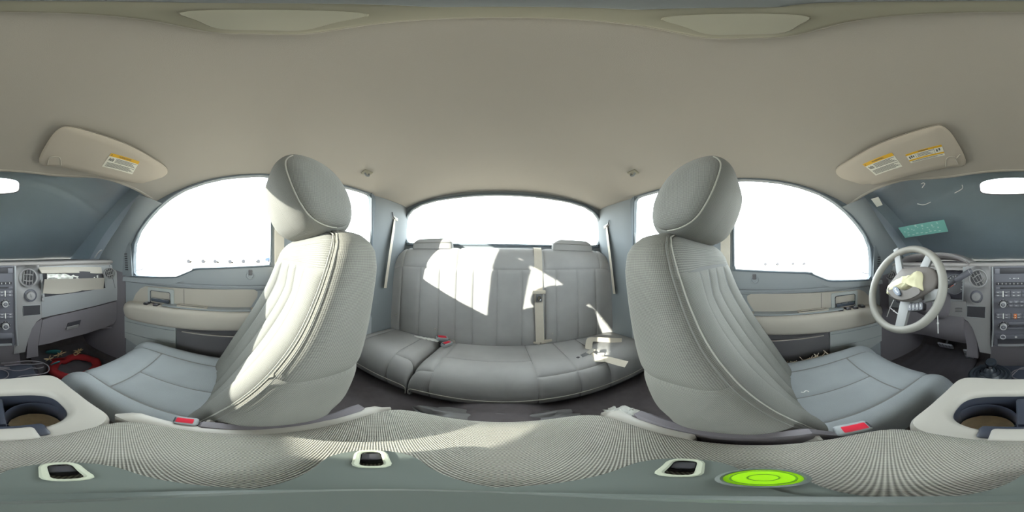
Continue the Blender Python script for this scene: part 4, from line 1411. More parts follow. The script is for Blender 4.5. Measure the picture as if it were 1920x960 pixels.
# --- centre stack
SX = -0.006
SY = -0.832
def sz(v):            # image row on the stack face -> height
    return SY * -1 * math.tan(R((480 - v) * 0.1875))
ST = fin(plate(rrect(SX - 0.118, SX + 0.118, -0.52, -0.052, 0.012), [rrect(SX - 0.100, SX + 0.100, -0.512, -0.452, 0.012)], lambda p, q: Vector((p, SY - 0.006, q)), (0, -0.03, 0)), 'centre_stack', M['stack'], DB)
for sx in (-1, 1):
    fin(tube([(SX + sx * 0.120, SY - 0.002, -0.055), (SX + sx * 0.121, SY, -0.25), (SX + sx * 0.121, SY, -0.40), (SX + sx * 0.128, SY - 0.002, -0.52)], 0.005, 8), 'stack_edge', M['silver'], ST)
# open bin with ledge
rg = [[Vector((p, SY - 0.008, q)) for p, q in rrect(SX - 0.100, SX + 0.100, -0.512, -0.452, 0.012)], [Vector((p, SY - 0.10, q)) for p, q in rrect(SX - 0.098, SX + 0.098, -0.510, -0.454, 0.012)]]
fin(loft(rg, True, True), 'storage_bin', M['black'], ST)
fin(rbox((SX, SY, -0.507), (0.196, 0.022, 0.008), 0.003), 'bin_ledge', M['silver'], ST)
# display
fin(rbox((SX, SY - 0.003, sz(507.5)), (0.222, 0.008, 0.030), 0.003), 'display', M['black'], ST)
fin(rbox((SX - 0.095, SY + 0.002, sz(508)), (0.026, 0.003, 0.026), 0.002), 'display_key', M['button'], ST)
fin(rbox((SX + 0.095, SY + 0.002, sz(508)), (0.026, 0.003, 0.026), 0.002), 'display_key', M['button'], ST)
for dx, w in ((-0.012, 0.006), (0.0, 0.004), (0.010, 0.008), (0.03, 0.004)):
    fin(rbox((SX + dx, SY - 0.0003, sz(522)), (w, 0.002, 0.003), 0.0), 'display_mark', M['white_mark'], ST)
def btn(x, z, w, h, mat='button', name='stack_button', d=0.008):
    return fin(rbox((SX + x, SY, z), (w, d, h), min(0.002, h * 0.3), 2), name, M[mat], ST)
# preset row
btn(0, sz(531.5), 0.205, 0.013, 'black', 'preset_strip')
for k in range(10):
    x = -0.090 + k * 0.02
    fin(rbox((SX + x, SY + 0.0045, sz(531.5)), (0.0028, 0.002, 0.008), 0.0), 'preset_mark', M['white_mark'], ST)
# disc slot
btn(0, sz(540), 0.16, 0.006, 'black', 'disc_slot')
btn(0.094, sz(540), 0.022, 0.011)
btn(-0.094, sz(540), 0.022, 0.011)
# audio rows
def row(v, h, full=True):
    z = sz(v)
    for sx in (-1, 1):
        btn(sx * 0.088, z + h * 0.26, 0.034, h * 0.46)
        btn(sx * 0.088, z - h * 0.26, 0.034, h * 0.46)
        fin(rbox((SX + sx * 0.0665, SY + 0.002, z), (0.006, 0.008, h), 0.001), 'white_divider', M['white_mark'], ST)
        btn(sx * 0.046, z + h * 0.26, 0.032, h * 0.46)
        btn(sx * 0.046, z - h * 0.26, 0.032, h * 0.46)
    btn(0.0, z + h * 0.26, 0.052, h * 0.46)
    btn(0.0, z - h * 0.26, 0.052, h * 0.46)
    for x in (-0.092, -0.05, -0.012, 0.012, 0.05, 0.092):
        for dz in (0.26, -0.26):
            fin(rbox((SX + x, SY + 0.0045, z + h * dz), (0.010, 0.001, 0.0022), 0.0), 'button_mark', M['white_mark'], ST)
row(551, 0.032)
row(592.5, 0.030)
fin(rbox((SX + 0.006, SY + 0.004, sz(592.5)), (0.016, 0.006, 0.028), 0.002), 'hazard_button', M['orange'], ST)
for dz in (0.007, -0.007):
    fin(rbox((SX + 0.006, SY + 0.0075, sz(592.5) + dz), (0.006, 0.001, 0.005), 0.0), 'hazard_mark', M['white_mark'], ST)
def knob(x, v, r=0.021):
    c = Vector((SX + x, SY, sz(v)))
    b = fin(lathe([(r * 1.12, -0.004), (r * 1.12, 0.004), (r * 1.02, 0.006)], c, (0, 1, 0), 28), 'knob_base', M['black'], ST)
    k = fin(lathe([(r * 0.88, 0.002), (r * 0.84, 0.020), (r * 0.76, 0.023), (r * 0.60, 0.0225), (r * 0.58, 0.020)], c, (0, 1, 0), 28, False), 'knob_ring', M['ring'], b)
    fin(lathe([(r * 0.60, 0.012), (r * 0.58, 0.021), (r * 0.4, 0.022), (0.0005, 0.0225)], c, (0, 1, 0), 24), 'knob_cap', M['button'], b)
    fin(rbox(c + Vector((0, 0.023, r * 0.1)), (0.008, 0.001, 0.008), 0.0), 'knob_mark', M['steel'], b)
    for q in range(7):
        a = R(-30 + q * 40)
        fin(rbox(c + Vector((math.cos(a) * r * 1.22, 0.0035, math.sin(a) * r * 1.22)), (0.0025, 0.001, 0.0025), 0.0), 'knob_tick', M['white_mark'], b)
for x in (-0.066, 0.066):
    knob(x, 569.5, 0.019)
    knob(x, 611, 0.021)
for v in (566, 573):
    for x in (-0.028, 0.0, 0.028):
        btn(x, sz(v), 0.026, 0.014)
        fin(rbox((SX + x, SY + 0.0045, sz(v)), (0.010, 0.001, 0.002), 0.0), 'button_mark', M['white_mark'], ST)
btn(0.0, sz(611), 0.082, 0.006, 'black', 'slide_slot')
btn(0.0, sz(606), 0.082, 0.010)
btn(0.0, sz(616), 0.082, 0.010)
# outlets
btn(0, sz(631), 0.212, 0.030, 'stack', 'outlet_panel', 0.010)
c = Vector((SX + 0.070, SY + 0.005, sz(631)))
o = fin(lathe([(0.0145, 0.0), (0.015, 0.004), (0.0125, 0.006), (0.011, 0.003), (0.0105, -0.01)], c, (0, 1, 0), 24, False), 'power_outlet', M['ring'], ST)
fin(lathe([(0.011, -0.004), (0.0005, -0.004)], c, (0, 1, 0), 20, False), 'outlet_core', M['dark_chrome'], o)
c = Vector((SX + 0.004, SY + 0.005, sz(631)))
fin(lathe([(0.006, 0.0), (0.006, 0.002), (0.003, 0.002), (0.003, 0.0)], c, (0, 1, 0), 16, False), 'audio_jack', M['white_mark'], ST)
fin(rbox((SX - 0.068, SY + 0.004, sz(629)), (0.062, 0.006, 0.030), 0.003), 'outlet_cover', M['button'], ST)
# lower pedestal
fin(sheet(lambda a, b: Vector((SX + (-0.135 + 0.27 * a) * (1 + 0.10 * b), SY - 0.015 - 0.02 * b, -0.52 - 0.18 * b)), 10, 6, (0, -0.04, 0)), 'stack_pedestal', M['dash_low'], DB)

# --- driver side: hood, cluster, lower panels
hood = [(0.236, -0.040), (0.245, -0.026), (0.270, -0.012), (0.310, 0.004), (0.36, 0.016), (0.43, 0.022), (0.52, 0.022), (0.60, 0.017), (0.655, 0.006), (0.695, -0.014), (0.712, -0.035)]
hp2 = smooth_path([(x, 0, z) for x, z in hood], 4)
rings = []
for (y, dz, sc_) in ((-0.835, -0.003, 1.0), (-0.84, 0.003, 1.0), (-0.86, 0.005, 1.0), (-0.95, 0.002, 1.0), (-1.06, -0.014, 1.02)):
    rings.append([Vector((p.x, y, p.z + dz)) for p in hp2])
bm = loft(rings, False, False)
fin(bm, 'cluster_hood', M['dash_top'], DB, 60)
rings = [[Vector((p.x * 0.985 + 0.007, y, p.z + dz)) for p in hp2] for y, dz in ((-0.835, -0.003), (-0.84, -0.014), (-0.96, -0.040))]
fin(loft(rings, False, False), 'hood_lining', M['dash'], DB, 60)
# surround
sur = [(0.262, -0.045), (0.278, -0.046), (0.285, -0.245), (0.655, -0.245), (0.675, -0.046), (0.712, -0.045), (0.735, -0.06), (0.735, -0.33), (0.66, -0.335), (0.272, -0.335), (0.264, -0.30)]
bm = plate(sur, [], lambda p, q: Vector((p, dash_y(p) + 0.002, q)), (0, -0.02, 0))
fin(bm, 'cluster_surround', M['silver'], DB)
fin(sheet(lambda a, b: Vector((0.25 + 0.43 * a, -0.945 + 0.07 * b, -0.03 - 0.222 * b)), 8, 8, (0, -0.01, 0)), 'cluster_face', M['gauge'], DB)
def cface(x, z):
    b = (-0.03 - z) / 0.222
    return Vector((x, -0.9435 + 0.07 * b, z))
cn = Vector((0, 0.222, 0.07)).normalized()
def gauge(x, z, r, n, needle):
    c = cface(x, z)
    g = fin(lathe([(r, 0.0), (r, 0.006), (r * 0.95, 0.006), (r * 0.94, 0.001)], c, cn, 36, False), 'gauge_rim', M['stack'], DB)
    fin(lathe([(r * 0.95, 0.0012), (0.0005, 0.0012)], c, cn, 32, False), 'gauge_dial', M['black'], g)
    ex = Vector((-1, 0, 0))
    ey = cn.cross(ex)
    if ey.z < 0:
        ey = -ey
    for k in range(n):
        a = R(215 - 250 * k / (n - 1))
        d = ex * math.cos(a) + ey * math.sin(a)
        fin(tube([c + d * r * 0.72 + cn * 0.002, c + d * r * 0.88 + cn * 0.002], 0.0013, 4), 'gauge_tick', M['white_mark'], g)
    a = R(needle)
    d = ex * math.cos(a) + ey * math.sin(a)
    fin(tube([c - d * r * 0.12 + cn * 0.004, c + d * r * 0.7 + cn * 0.004], 0.0014, 5), 'gauge_needle', M['needle'], g)
    fin(lathe([(r * 0.11, 0.002), (r * 0.10, 0.006), (0.0003, 0.0065)], c, cn, 16), 'needle_cap', M['stack'], g)
gauge(0.345, -0.165, 0.062, 13, 212)
gauge(0.585, -0.165, 0.062, 13, 212)
for x in (0.345, 0.425, 0.505, 0.585):
    gauge(x, -0.072, 0.022, 5, 170)
fin(plate(rrect(0.415, 0.515, -0.20, -0.13, 0.006), [], lambda p, q: cface(p, q) + cn * 0.001, cn * 0.002), 'trip_display', M['black'], DB)
# knee panels
def knee_f(a, b):
    x = 0.272 + 0.473 * a
    return Vector((x, dash_y(x) + 0.010 + 0.018 * math.sin(math.pi * b) - 0.05 * b * b, -0.335 - 0.200 * b - 0.03 * (1 - a) * b * 0.5))
fin(sheet(knee_f, 24, 12, (0, -0.02, 0)), 'knee_panel', M['dash_low'], DB)
# tray panel left of the column with slots
slp = [(1773, 566), (1811, 565), (1812, 596), (1770, 594)]
pl_ = dplate(seg(slp, 2), 0.012, 0.02, 'column_side_panel', 'column')
for k in range(3):
    v = 578 + k * 3.2
    fin(tube([dash_at(1791, v, 0.0135), dash_at(1804, v, 0.0135)], 0.0016, 5), 'panel_slot', M['black'], pl_)
# headlamp switch cluster seen through the wheel
hl = fin(plate(rrect(0.60, 0.70, -0.30, -0.20, 0.01), [], lambda p, q: Vector((p, dash_y(p) + 0.004, q)), (0, -0.006, 0)), 'headlamp_panel', M['stack'], DB)
fin(lathe([(0.022, 0.0), (0.020, 0.012), (0.0, 0.013)], (0.655, dash_y(0.655) + 0.004, -0.245), (0, 1, 0), 24), 'headlamp_knob', M['button'], hl)

# --- steering column (fixed to the dashboard)
WC = Vector((0.428, -0.545, -0.135))
wa = R(24)
wn_ = Vector((0, math.cos(wa), math.sin(wa)))
wx = Vector((-1, 0, 0))
wy = Vector((0, -math.sin(wa), math.cos(wa)))
def wpt(a, r, h=0.0):
    return WC + (wx * math.cos(a) + wy * math.sin(a)) * r + wn_ * h
rings = []
for h, hx_, hz_, dz in ((-0.045, 0.050, 0.052, 0), (-0.07, 0.062, 0.066, -0.004), (-0.14, 0.070, 0.074, -0.012), (-0.24, 0.074, 0.080, -0.018), (-0.32, 0.078, 0.085, -0.02)):
    c = WC + wn_ * h + Vector((0, 0, dz))
    rings.append([c + wx * hx_ * a + wy * hz_ * b for a, b in sell(3.2, 1, 1, 36)])
SC = fin(loft(rings), 'steering_column', M['dash_low'], DB, 50)
# ignition lock
ip = WC + wn_ * -0.15 + wx * 0.068 + wy * -0.025
fin(lathe([(0.021, 0.0), (0.021, 0.012), (0.017, 0.016), (0.015, 0.012), (0.0, 0.012)], ip, (-0.8, 0.5, 0.1), 24), 'ignition_lock', M['steel'], SC)
# gear lever on the column
lv0 = WC + wn_ * -0.16 + wx * 0.055 + wy * 0.03
lv3 = on_y(1823, 507, -0.70)
lv1 = lv0.lerp(lv3, 0.35) + Vector((0, 0.02, -0.01))
fin(tube(smooth_path([lv0, lv1, lv0.lerp(lv3, 0.6) + Vector((0, 0.012, 0))], 5), 0.008, 10), 'gear_lever', M['black'], SC)
l2 = lv0.lerp(lv3, 0.58) + Vector((0, 0.012, 0))
d = (lv3 - l2).normalized()
fin(lathe([(0.008, 0.0), (0.012, 0.006), (0.0135, 0.03), (0.0145, (lv3 - l2).length - 0.012), (0.012, (lv3 - l2).length - 0.002), (0.0, (lv3 - l2).length)], l2, d, 18), 'lever_grip', M['stack'], SC)
fin(lathe([(0.0148, 0.0), (0.0148, 0.003)], lv3 - d * 0.014, d, 18), 'grip_band', M['steel'], SC)
# indicator stalk on the far side and bellows at the lever root
fin(tube([WC + wn_ * -0.12 - wx * 0.06, WC + wn_ * -0.10 - wx * 0.12 + wy * 0.015, WC + wn_ * -0.09 - wx * 0.17 + wy * 0.03], lambda t: 0.008 + 0.004 * t, 10), 'indicator_stalk', M['stack'], SC)
for k in range(4):
    p = lv0 + (lv1 - lv0) * (0.1 + 0.14 * k)
    fin(lathe([(0.017 - 0.001 * k, -0.004), (0.020 - 0.001 * k, 0.0), (0.017 - 0.001 * k, 0.004)], p, lv1 - lv0, 18), 'lever_bellows', M['black'], SC)

# ================================================================== STEERING WHEEL
SW = thing('steering_wheel', WC, 'worn grey steering wheel turned part way, cover torn open by the airbag', 'steering wheel')
NR = 72
RW = 0.178
rings = []
for k in range(NR):
    a = 2 * math.pi * k / NR
    cdir = wx * math.cos(a) + wy * math.sin(a)
    ring = []
    rr = 0.0165 + 0.0012 * math.cos(2 * a)
    for q in range(14):
        b = 2 * math.pi * q / 14
        ring.append(WC + cdir * (RW + rr * math.cos(b)) + wn_ * (0.017 * math.sin(b) + 0.022))
    rings.append(ring)
bm = loft(rings + [rings[0]], True, False)
bmesh.ops.remove_doubles(bm, verts=bm.verts, dist=1e-6)
fin(bm, 'rim', M['wheel'], SW, 60)
def inwheel(u, v, h=0.0):
    p = on_plane(u, v, WC + wn_ * h, wn_)
    d = p - WC
    return d.dot(wx), d.dot(wy)
def wpq(p, q, h):
    return WC + wx * p + wy * q + wn_ * h
# spokes: from hub to rim at the angles in view
def spoke(p0, p1, w0, w1, h0=0.012, h1=0.022):
    a, b = Vector(p0), Vector(p1)
    d = (b - a).normalized()
    n = Vector((-d.y, d.x))
    rings = []
    for k in range(7):
        t = k / 6
        c = a.lerp(b, t)
        w = (w0 + (w1 - w0) * t) / 2
        h = h0 + (h1 - h0) * t
        th = 0.008
        rr = [(-1, -0.6), (-0.85, 0.7), (0, 1.0), (0.85, 0.7), (1, -0.6), (0, -0.9)]
        rings.append([wpq(c.x + n.x * w * i, c.y + n.y * w * i, h + th * j) for i, j in rr])
    return fin(loft(rings), 'spoke', M['spoke'], SW, 50)
def rimxy(ang, r=RW - 0.004):
    return (r * math.cos(R(ang)), r * math.sin(R(ang)))
hubc = Vector(inwheel(1707, 541))
s_ang = [104, 52, -23, -103]
for q0_, q1_, w0, w1 in (((1691, 514), (1686, 471), 0.040, 0.034), ((1734, 508), (1747, 486), 0.046, 0.042), ((1738, 556), (1771, 553), 0.056, 0.040), ((1702, 566), (1694, 614), 0.056, 0.048)):
    spoke(inwheel(*q0_), inwheel(*q1_), w0, w1)
# hub pad, torn
hubpx = [(1687, 506), (1700, 502), (1727, 499), (1748, 502), (1758, 520), (1752, 540), (1735, 551), (1703, 565), (1676, 561), (1661, 549), (1664, 536)]
hb = [inwheel(u, v, 0.03) for u, v in hubpx]
hbs = [(p.x, p.y) for p in smooth_path([(a, b, 0) for a, b in hb], 4, True)]
hcn = Vector((sum(p[0] for p in hbs) / len(hbs), sum(p[1] for p in hbs) / len(hbs)))
rings = []
for sc_, h in ((0.96, -0.02), (1.0, 0.005), (1.0, 0.018), (0.97, 0.028), (0.90, 0.034), (0.6, 0.038), (0.2, 0.040)):
    rings.append([wpq(hcn.x + (p[0] - hcn.x) * sc_, hcn.y + (p[1] - hcn.y) * sc_, h) for p in hbs])
HB = fin(loft(rings), 'hub_pad', M['hub'], SW, 50)
# bulging airbag cloth
bagpx = [(1661, 546), (1668, 533), (1680, 523), (1700, 517), (1714, 514), (1724, 508), (1728, 516), (1727, 530), (1728, 543), (1722, 541), (1716, 535), (1700, 540), (1685, 545), (1672, 543), (1664, 551)]
bp_ = [inwheel(u, v, 0.05) for u, v in bagpx]
bps = [(p.x, p.y) for p in smooth_path([(a, b, 0) for a, b in bp_], 4, True)]
bcn = Vector((sum(p[0] for p in bps) / len(bps), sum(p[1] for p in bps) / len(bps)))
rings = []
for j, (sc_, h) in enumerate(((0.9, 0.026), (1.0, 0.036), (1.0, 0.046), (0.92, 0.056), (0.78, 0.064), (0.6, 0.068), (0.4, 0.070), (0.2, 0.071), (0.02, 0.0715))):
    rings.append([wpq(bcn.x + (p[0] - bcn.x) * sc_, bcn.y + (p[1] - bcn.y) * sc_, h + (0.012 * mnoise.noise(Vector((p[0] * sc_ * 55, p[1] * sc_ * 40, 3.7))) if j > 1 else 0)) for p in bps])
ab = fin(loft(rings), 'airbag_cloth', M['airbag'], SW, 80)
ab['label'] = 'crumpled cream airbag cloth bulging out of the hub'
# torn flap with oval badge
flpx = [(1667, 546), (1672, 539), (1684, 541), (1700, 546), (1716, 539), (1727, 545), (1724, 553), (1702, 562), (1680, 560)]
fl = [inwheel(u, v, 0.055) for u, v in flpx]
fls = [(p.x, p.y) for p in smooth_path([(a, b, 0) for a, b in fl], 3, True)]
fin(plate(fls, [], lambda p, q: wpq(p, q, 0.066 - 0.10 * max(0, -q - 0.02)), wn_ * -0.010), 'torn_flap', M['hub'], SW)
ecx = Vector(inwheel(1682, 546, 0.068))
er = R(-33)
def epq(p, q, h):
    return wpq(ecx.x + p * math.cos(er) - q * math.sin(er), ecx.y + p * math.sin(er) + q * math.cos(er), h)
em = fin(loft([[epq(0.026 * a * k, 0.012 * b * k, h) for a, b in sell(2, 1, 1, 32)] for k, h in ((1.0, 0.064), (1.0, 0.071), (0.94, 0.0725))]), 'oval_badge', M['dark_chrome'], SW)
fin(loft([[epq(0.0235 * a * k, 0.0100 * b * k, h) for a, b in sell(2, 1, 1, 32)] for k, h in ((1.0, 0.072), (0.98, 0.0735), (0.05, 0.0738))]), 'badge_field', M['blue'], em)
o_, e_ = epq(0, 0, 0.0742), epq(1, 0, 0.0742) - epq(0, 0, 0.0742)
f_ = epq(0, 1, 0.0742) - epq(0, 0, 0.0742)
textmesh('Ford', 0.013, frame_m(o_, e_, f_), 'badge_lettering', M['steel'], em)
# cruise buttons on the lower spoke
bc_ = Vector(inwheel(1716, 575, 0.03))
brot = R(15)
def bpq(p, q, h):
    return wpq(bc_.x + p * math.cos(brot) - q * math.sin(brot), bc_.y + p * math.sin(brot) + q * math.cos(brot), h)
pad = fin(loft([[bpq(0.033 * a, 0.016 * b, h) for a, b in sell(6, 1, 1, 32)] for h in (0.005, 0.026, 0.028)]), 'switch_pad', M['black'], SW)
for k in range(4):
    c = bpq(-0.024 + 0.016 * k, 0, 0.028)
    rings = [[bpq(-0.024 + 0.016 * k + 0.007 * a, 0.013 * b, h) for a, b in sell(5, 1, 1, 20)] for h in (0.026, 0.031, 0.0315)]
    fin(loft(rings), 'switch_key', M['button'], pad)
    fin(loft([[bpq(-0.024 + 0.016 * k + 0.0014 * a, 0.006 * b + 0.002, h) for a, b in sell(4, 1, 1, 8)] for h in (0.0316, 0.0322)]), 'key_mark', M['white_mark'], pad)
fin(loft([[wpq(hcn.x + 0.030 * a + 0.02, hcn.y - 0.055 + 0.022 * b, h) for a, b in sell(5, 1, 1, 24)] for h in (0.0, 0.014, 0.016)]), 'spoke_bridge', M['spoke'], SW)
# zip ties hanging through the wheel
def ztie(pts, label):
    z = thing('zip_tie', pts[0], label, 'zip tie', 'white zip ties by the steering wheel')
    fin(tube(smooth_path(pts, 4), flat=(0.004, 0.0016, (1, 0.3, 0))), 'strap', M['white_mark'], z)
    fin(rbox(Vector(pts[1]), (0.008, 0.006, 0.008), 0.0015), 'lock_head', M['white_mark'], z)
ztie([on_y(1676, 562, -0.56), on_y(1669, 577, -0.555), on_y(1663, 594, -0.55)], 'white zip tie hanging left of the lower wheel spoke')
ztie([on_y(1684, 589, -0.55), on_y(1676, 583, -0.553), on_y(1669, 577, -0.555)], 'short white zip tie crossing another by the lower wheel spoke')
ztie([on_y(1758, 588, -0.60), on_y(1758.5, 606, -0.60), on_y(1759, 625, -0.60)], 'white zip tie hanging below the right edge of the wheel')

# ================================================================== PEDALS, FLOOR CONSOLE, FOOTWELL
P = thing('brake_pedal', (0.45, -1.0, -0.70), 'wide dark brake pedal in the driver footwell', 'pedal', 'driver pedals')
pc = on_y(1773, 648, -0.97)
pad = fin(rbox(pc, (0.105, 0.016, 0.062), 0.008, 3, rotm(x=-35)), 'pedal_pad', M['pedal'], P)
for k in range(4):
    fin(rbox(pc + Vector((-0.033 + 0.022 * k, 0.010, 0.004)), (0.006, 0.006, 0.044), 0.002, 1, rotm(x=-35)), 'pad_rib', M['black'], pad)
fin(tube(smooth_path([pc + Vector((0, -0.01, 0.01)), pc + Vector((0, -0.07, 0.08)), pc + Vector((0, -0.13, 0.115))], 4), 0.009, 8), 'pedal_arm', M['black'], P)
P = thing('accelerator_pedal', (0.29, -0.98, -0.72), 'narrow dark accelerator pedal beside the tunnel', 'pedal', 'driver pedals')
pc = on_y(1816, 664, -0.95)
fin(rbox(pc, (0.052, 0.014, 0.125), 0.007, 3, rotm(x=-28)), 'pedal_pad', M['pedal'], P)
for k in range(5):
    fin(rbox(pc + Vector((0, 0.008, 0)) + Matrix.Rotation(R(-28), 3, 'X') @ Vector((0, 0, -0.045 + 0.022 * k)), (0.044, 0.005, 0.006), 0.002, 1, rotm(x=-28)), 'pad_rib', M['black'], P)
fin(tube(smooth_path([pc + Vector((0, -0.02, 0.04)), pc + Vector((0.0, -0.09, 0.10)), pc + Vector((0.0, -0.14, 0.13))], 4), 0.008, 8), 'pedal_arm', M['black'], P)

F = thing('floor_tray', (0, -0.66, -0.70), 'black floor tray with curved cup recesses in front of the console', 'tray')
def tr(a, b):
    x, y = -0.215 + 0.42 * a, -0.80 + 0.41 * b
    e = max(abs(2 * a - 1), abs(2 * b - 1))
    return Vector((x, y, -0.615 - 0.05 * max(0, e - 0.86) / 0.14))
fin(sheet(tr, 40, 30, (0, 0, -0.10)), 'tray_top', M['tray'], F)
for (u0, v0, u1, v1) in ():
    pass
def on_tray(u, v, h=0.003):
    return on_z(u, v, -0.615 + h)
for pl_ in ([(2, 681), (20, 680), (45, 677), (70, 677.5), (88, 684), (92, 693), (84, 700), (60, 703), (40, 705), (25, 712)],
            [(0, 691), (14, 692), (27, 695), (44, 694), (58, 690), (70, 691), (82, 688)],
            [(-24, 705), (-8, 691), (8, 689), (18, 690)],
            [(8, 686), (40, 683), (62, 683), (80, 681)]):
    fin(tube(smooth_path([on_tray(u if u >= 0 else u + 1920, v) for u, v in pl_], 4), 0.0032, 6), 'recess_rim', M['dash_low'], F)
rm = [on_tray(1920 - 4 + 20 * math.cos(k * math.pi / 12), 702 + 10 * math.sin(k * math.pi / 12)) for k in range(24)]
fin(tube(rm, 0.003, 6, True), 'recess_rim', M['dash_low'], F)
S = thing('floor_shift_lever', (0.10, -0.69, -0.62), 'black floor shift lever with round knob and ribbed rubber boot', 'shift lever')
sc0 = on_z(1856, 703, -0.607)
fin(lathe([(0.088, -0.010), (0.092, 0.004), (0.084, 0.012), (0.074, 0.010), (0.070, 0.004)], sc0, (0, 0, 1), 36, False), 'boot_ring', M['boot'], S)
fin(lathe([(0.080, 0.002), (0.066, 0.014), (0.058, 0.010), (0.048, 0.022), (0.042, 0.018), (0.032, 0.034), (0.027, 0.030), (0.020, 0.046), (0.013, 0.052)], sc0, (0.0, 0, 1), 32, False), 'rubber_boot', M['boot'], S)
kt = on_z(1858, 680, -0.545)
fin(tube([sc0 + Vector((0, 0, 0.03)), sc0.lerp(kt, 0.6) + Vector((0, 0, 0.015)), kt + Vector((0, 0, -0.015))], 0.010, 12), 'lever_rod', M['black'], S)
fin(lathe([(0.012, -0.032), (0.022, -0.022), (0.027, -0.010), (0.027, 0.004), (0.024, 0.010), (0.018, 0.0115), (0.0, 0.012)], kt, (0, 0.35, 1), 28), 'knob', M['boot'], S)
fin(tube([kt + Vector((0.019 * math.cos(k * math.pi / 12), 0.019 * math.sin(k * math.pi / 12) + 0.003, 0.0115 - 0.0066 * math.sin(k * math.pi / 12))) for k in range(24)], 0.0014, 5, True), 'knob_ring', M['dark_chrome'], S)

# floor mats
for s, who in ((-1, 'passenger'), (1, 'driver')):
    def mt(a, b):
        x = s * (0.25 + 0.42 * a)
        y = -1.08 + 0.60 * b
        return Vector((x, y, -0.790 + (max(0, -1.0 - y)) * 0.55 + 0.003 * math.sin(a * 40)))
    tag(fin(sheet(mt, 24, 16, (0, 0, -0.006)), 'floor_mat', M['mat']), 'black ribbed floor mat in the %s footwell' % who, 'floor mat', 'front floor mats')

# festive red bundle in the passenger footwell
Wt = thing('felt_wreath', (-0.47, -0.86, -0.785), 'red felt wreath with teal and cream pieces lying in the passenger footwell', 'wreath')
wc = on_z(141, 690, -0.775)
rings = []
for k in range(40):
    a = 2 * math.pi * k / 40
    c = wc + Vector((0.135 * math.cos(a), 0.105 * math.sin(a), 0.012 + 0.02 * mnoise.noise(Vector((math.cos(a) * 2, math.sin(a) * 2, 0.3)))))
    rr = 0.030 + 0.008 * mnoise.noise(Vector((math.cos(a) * 5, math.sin(a) * 5, 2)))
    d = Vector((math.cos(a), math.sin(a), 0))
    rings.append([c + d * rr * math.cos(b) + Vector((0, 0, rr * 0.7 * math.sin(b))) for b in [q * math.pi / 5 for q in range(10)]])
bm = loft(rings + [rings[0]], True, False)
bmesh.ops.remove_doubles(bm, verts=bm.verts, dist=1e-6)
fin(bm, 'wreath_ring', M['foot_red'], Wt, 70)
for (u, v, w, h, rt, mat, zz) in ((100, 660, 0.055, 0.040, -20, 'foot_teal', -0.735), (103, 682, 0.030, 0.045, 10, 'foot_teal', -0.755), (110, 674, 0.045, 0.032, -15, 'foot_red', -0.74)):
    c = on_z(u, v, zz)
    rings = [[c + Matrix.Rotation(R(rt), 3, 'Z') @ Vector((w * a * k, h * 0.5 * b * k, 0)) + Vector((0, h * 0.8 * b * k * 0.5, h * b * k + hh)) for a, b in sell(2, 1, 1, 24)] for k, hh in ((0.9, -0.006), (1.0, 0.0), (0.9, 0.006))]
    fin(loft(rings), 'felt_leaf', M[mat], Wt, 60)
for (u, v, zz, n) in ((147, 658, -0.72, 7), (92, 673, -0.74, 5), (112, 664, -0.725, 6), (143, 666, -0.735, 4)):
    c = on_z(u, v, zz)
    rings_bm = bmesh.new()
    for k in range(n):
        a = 2 * math.pi * k / n + 0.4 * u
        d = Vector((math.cos(a), 0.4 * math.sin(a), math.sin(a)))
        L = 0.030 + 0.016 * ((k * 7) % 3) / 2
        add(rings_bm, tube([c, c + d * L * 0.6, c + d * L], lambda t: 0.0018 + 0.0035 * math.sin(math.pi * min(1, t + 0.1)), 6))
    fin(rings_bm, 'cream_sprig', M['foot_cream'], Wt)

# torn paper and plastic under the rear bench
def scrap(name, u, v, z, r, label, mat, seed, cat='paper'):
    c = on_z(u, v, z)
    def f(a, b):
        ang = 2 * math.pi * a
        rr = r * b * (0.7 + 0.5 * mnoise.noise(Vector((math.cos(ang) * 2.2, math.sin(ang) * 2.2, seed))))
        return c + Vector((rr * math.cos(ang), rr * math.sin(ang), 0.006 + 0.015 * mnoise.noise(Vector((a * 6, b * 3, seed))) * b))
    bm = sheet(f, 36, 6, (0, 0, 0.0015))
    bmesh.ops.remove_doubles(bm, verts=bm.verts, dist=1e-6)
    return tag(fin(bm, name, M[mat]), label, cat, 'scraps on the rear floor')
scrap('paper_scrap', 1150, 772, -0.772, 0.040, 'smaller torn white paper scrap on the rear floor', 'paper', 1.1)
scrap('paper_scrap', 1178, 773, -0.768, 0.055, 'larger torn white paper scrap on the rear floor beside the console', 'paper', 4.7)
c = Vector((-0.02, 0.47, -0.778))
def bagf(a, b):
    th = math.pi * b
    an = 2 * math.pi * a
    n_ = 1 + 0.35 * mnoise.noise(Vector((math.cos(an) * 2.5 * math.sin(th), math.sin(an) * 2.5 * math.sin(th), math.cos(th) * 3)))
    return c + Vector((0.24 * math.cos(an) * math.sin(th) * n_, 0.055 * math.sin(an) * math.sin(th) * n_, 0.020 + 0.05 * math.cos(th) * n_ if th < math.pi / 2 else 0.012 * math.cos(th) + 0.02))
bm = sheet(bagf, 40, 16)
bmesh.ops.remove_doubles(bm, verts=bm.verts, dist=1e-5)
T_ = thing('plastic_bag', c, 'cloudy plastic bag with a red print under the front of the rear bench', 'bag')
fin(bm, 'bag_film', M['plastic_bag'], T_, 80)
fin(rbox(on_z(888, 769, -0.735), (0.03, 0.012, 0.014), 0.004, 2, rotm(z=20)), 'red_print', M['foot_red'], T_)

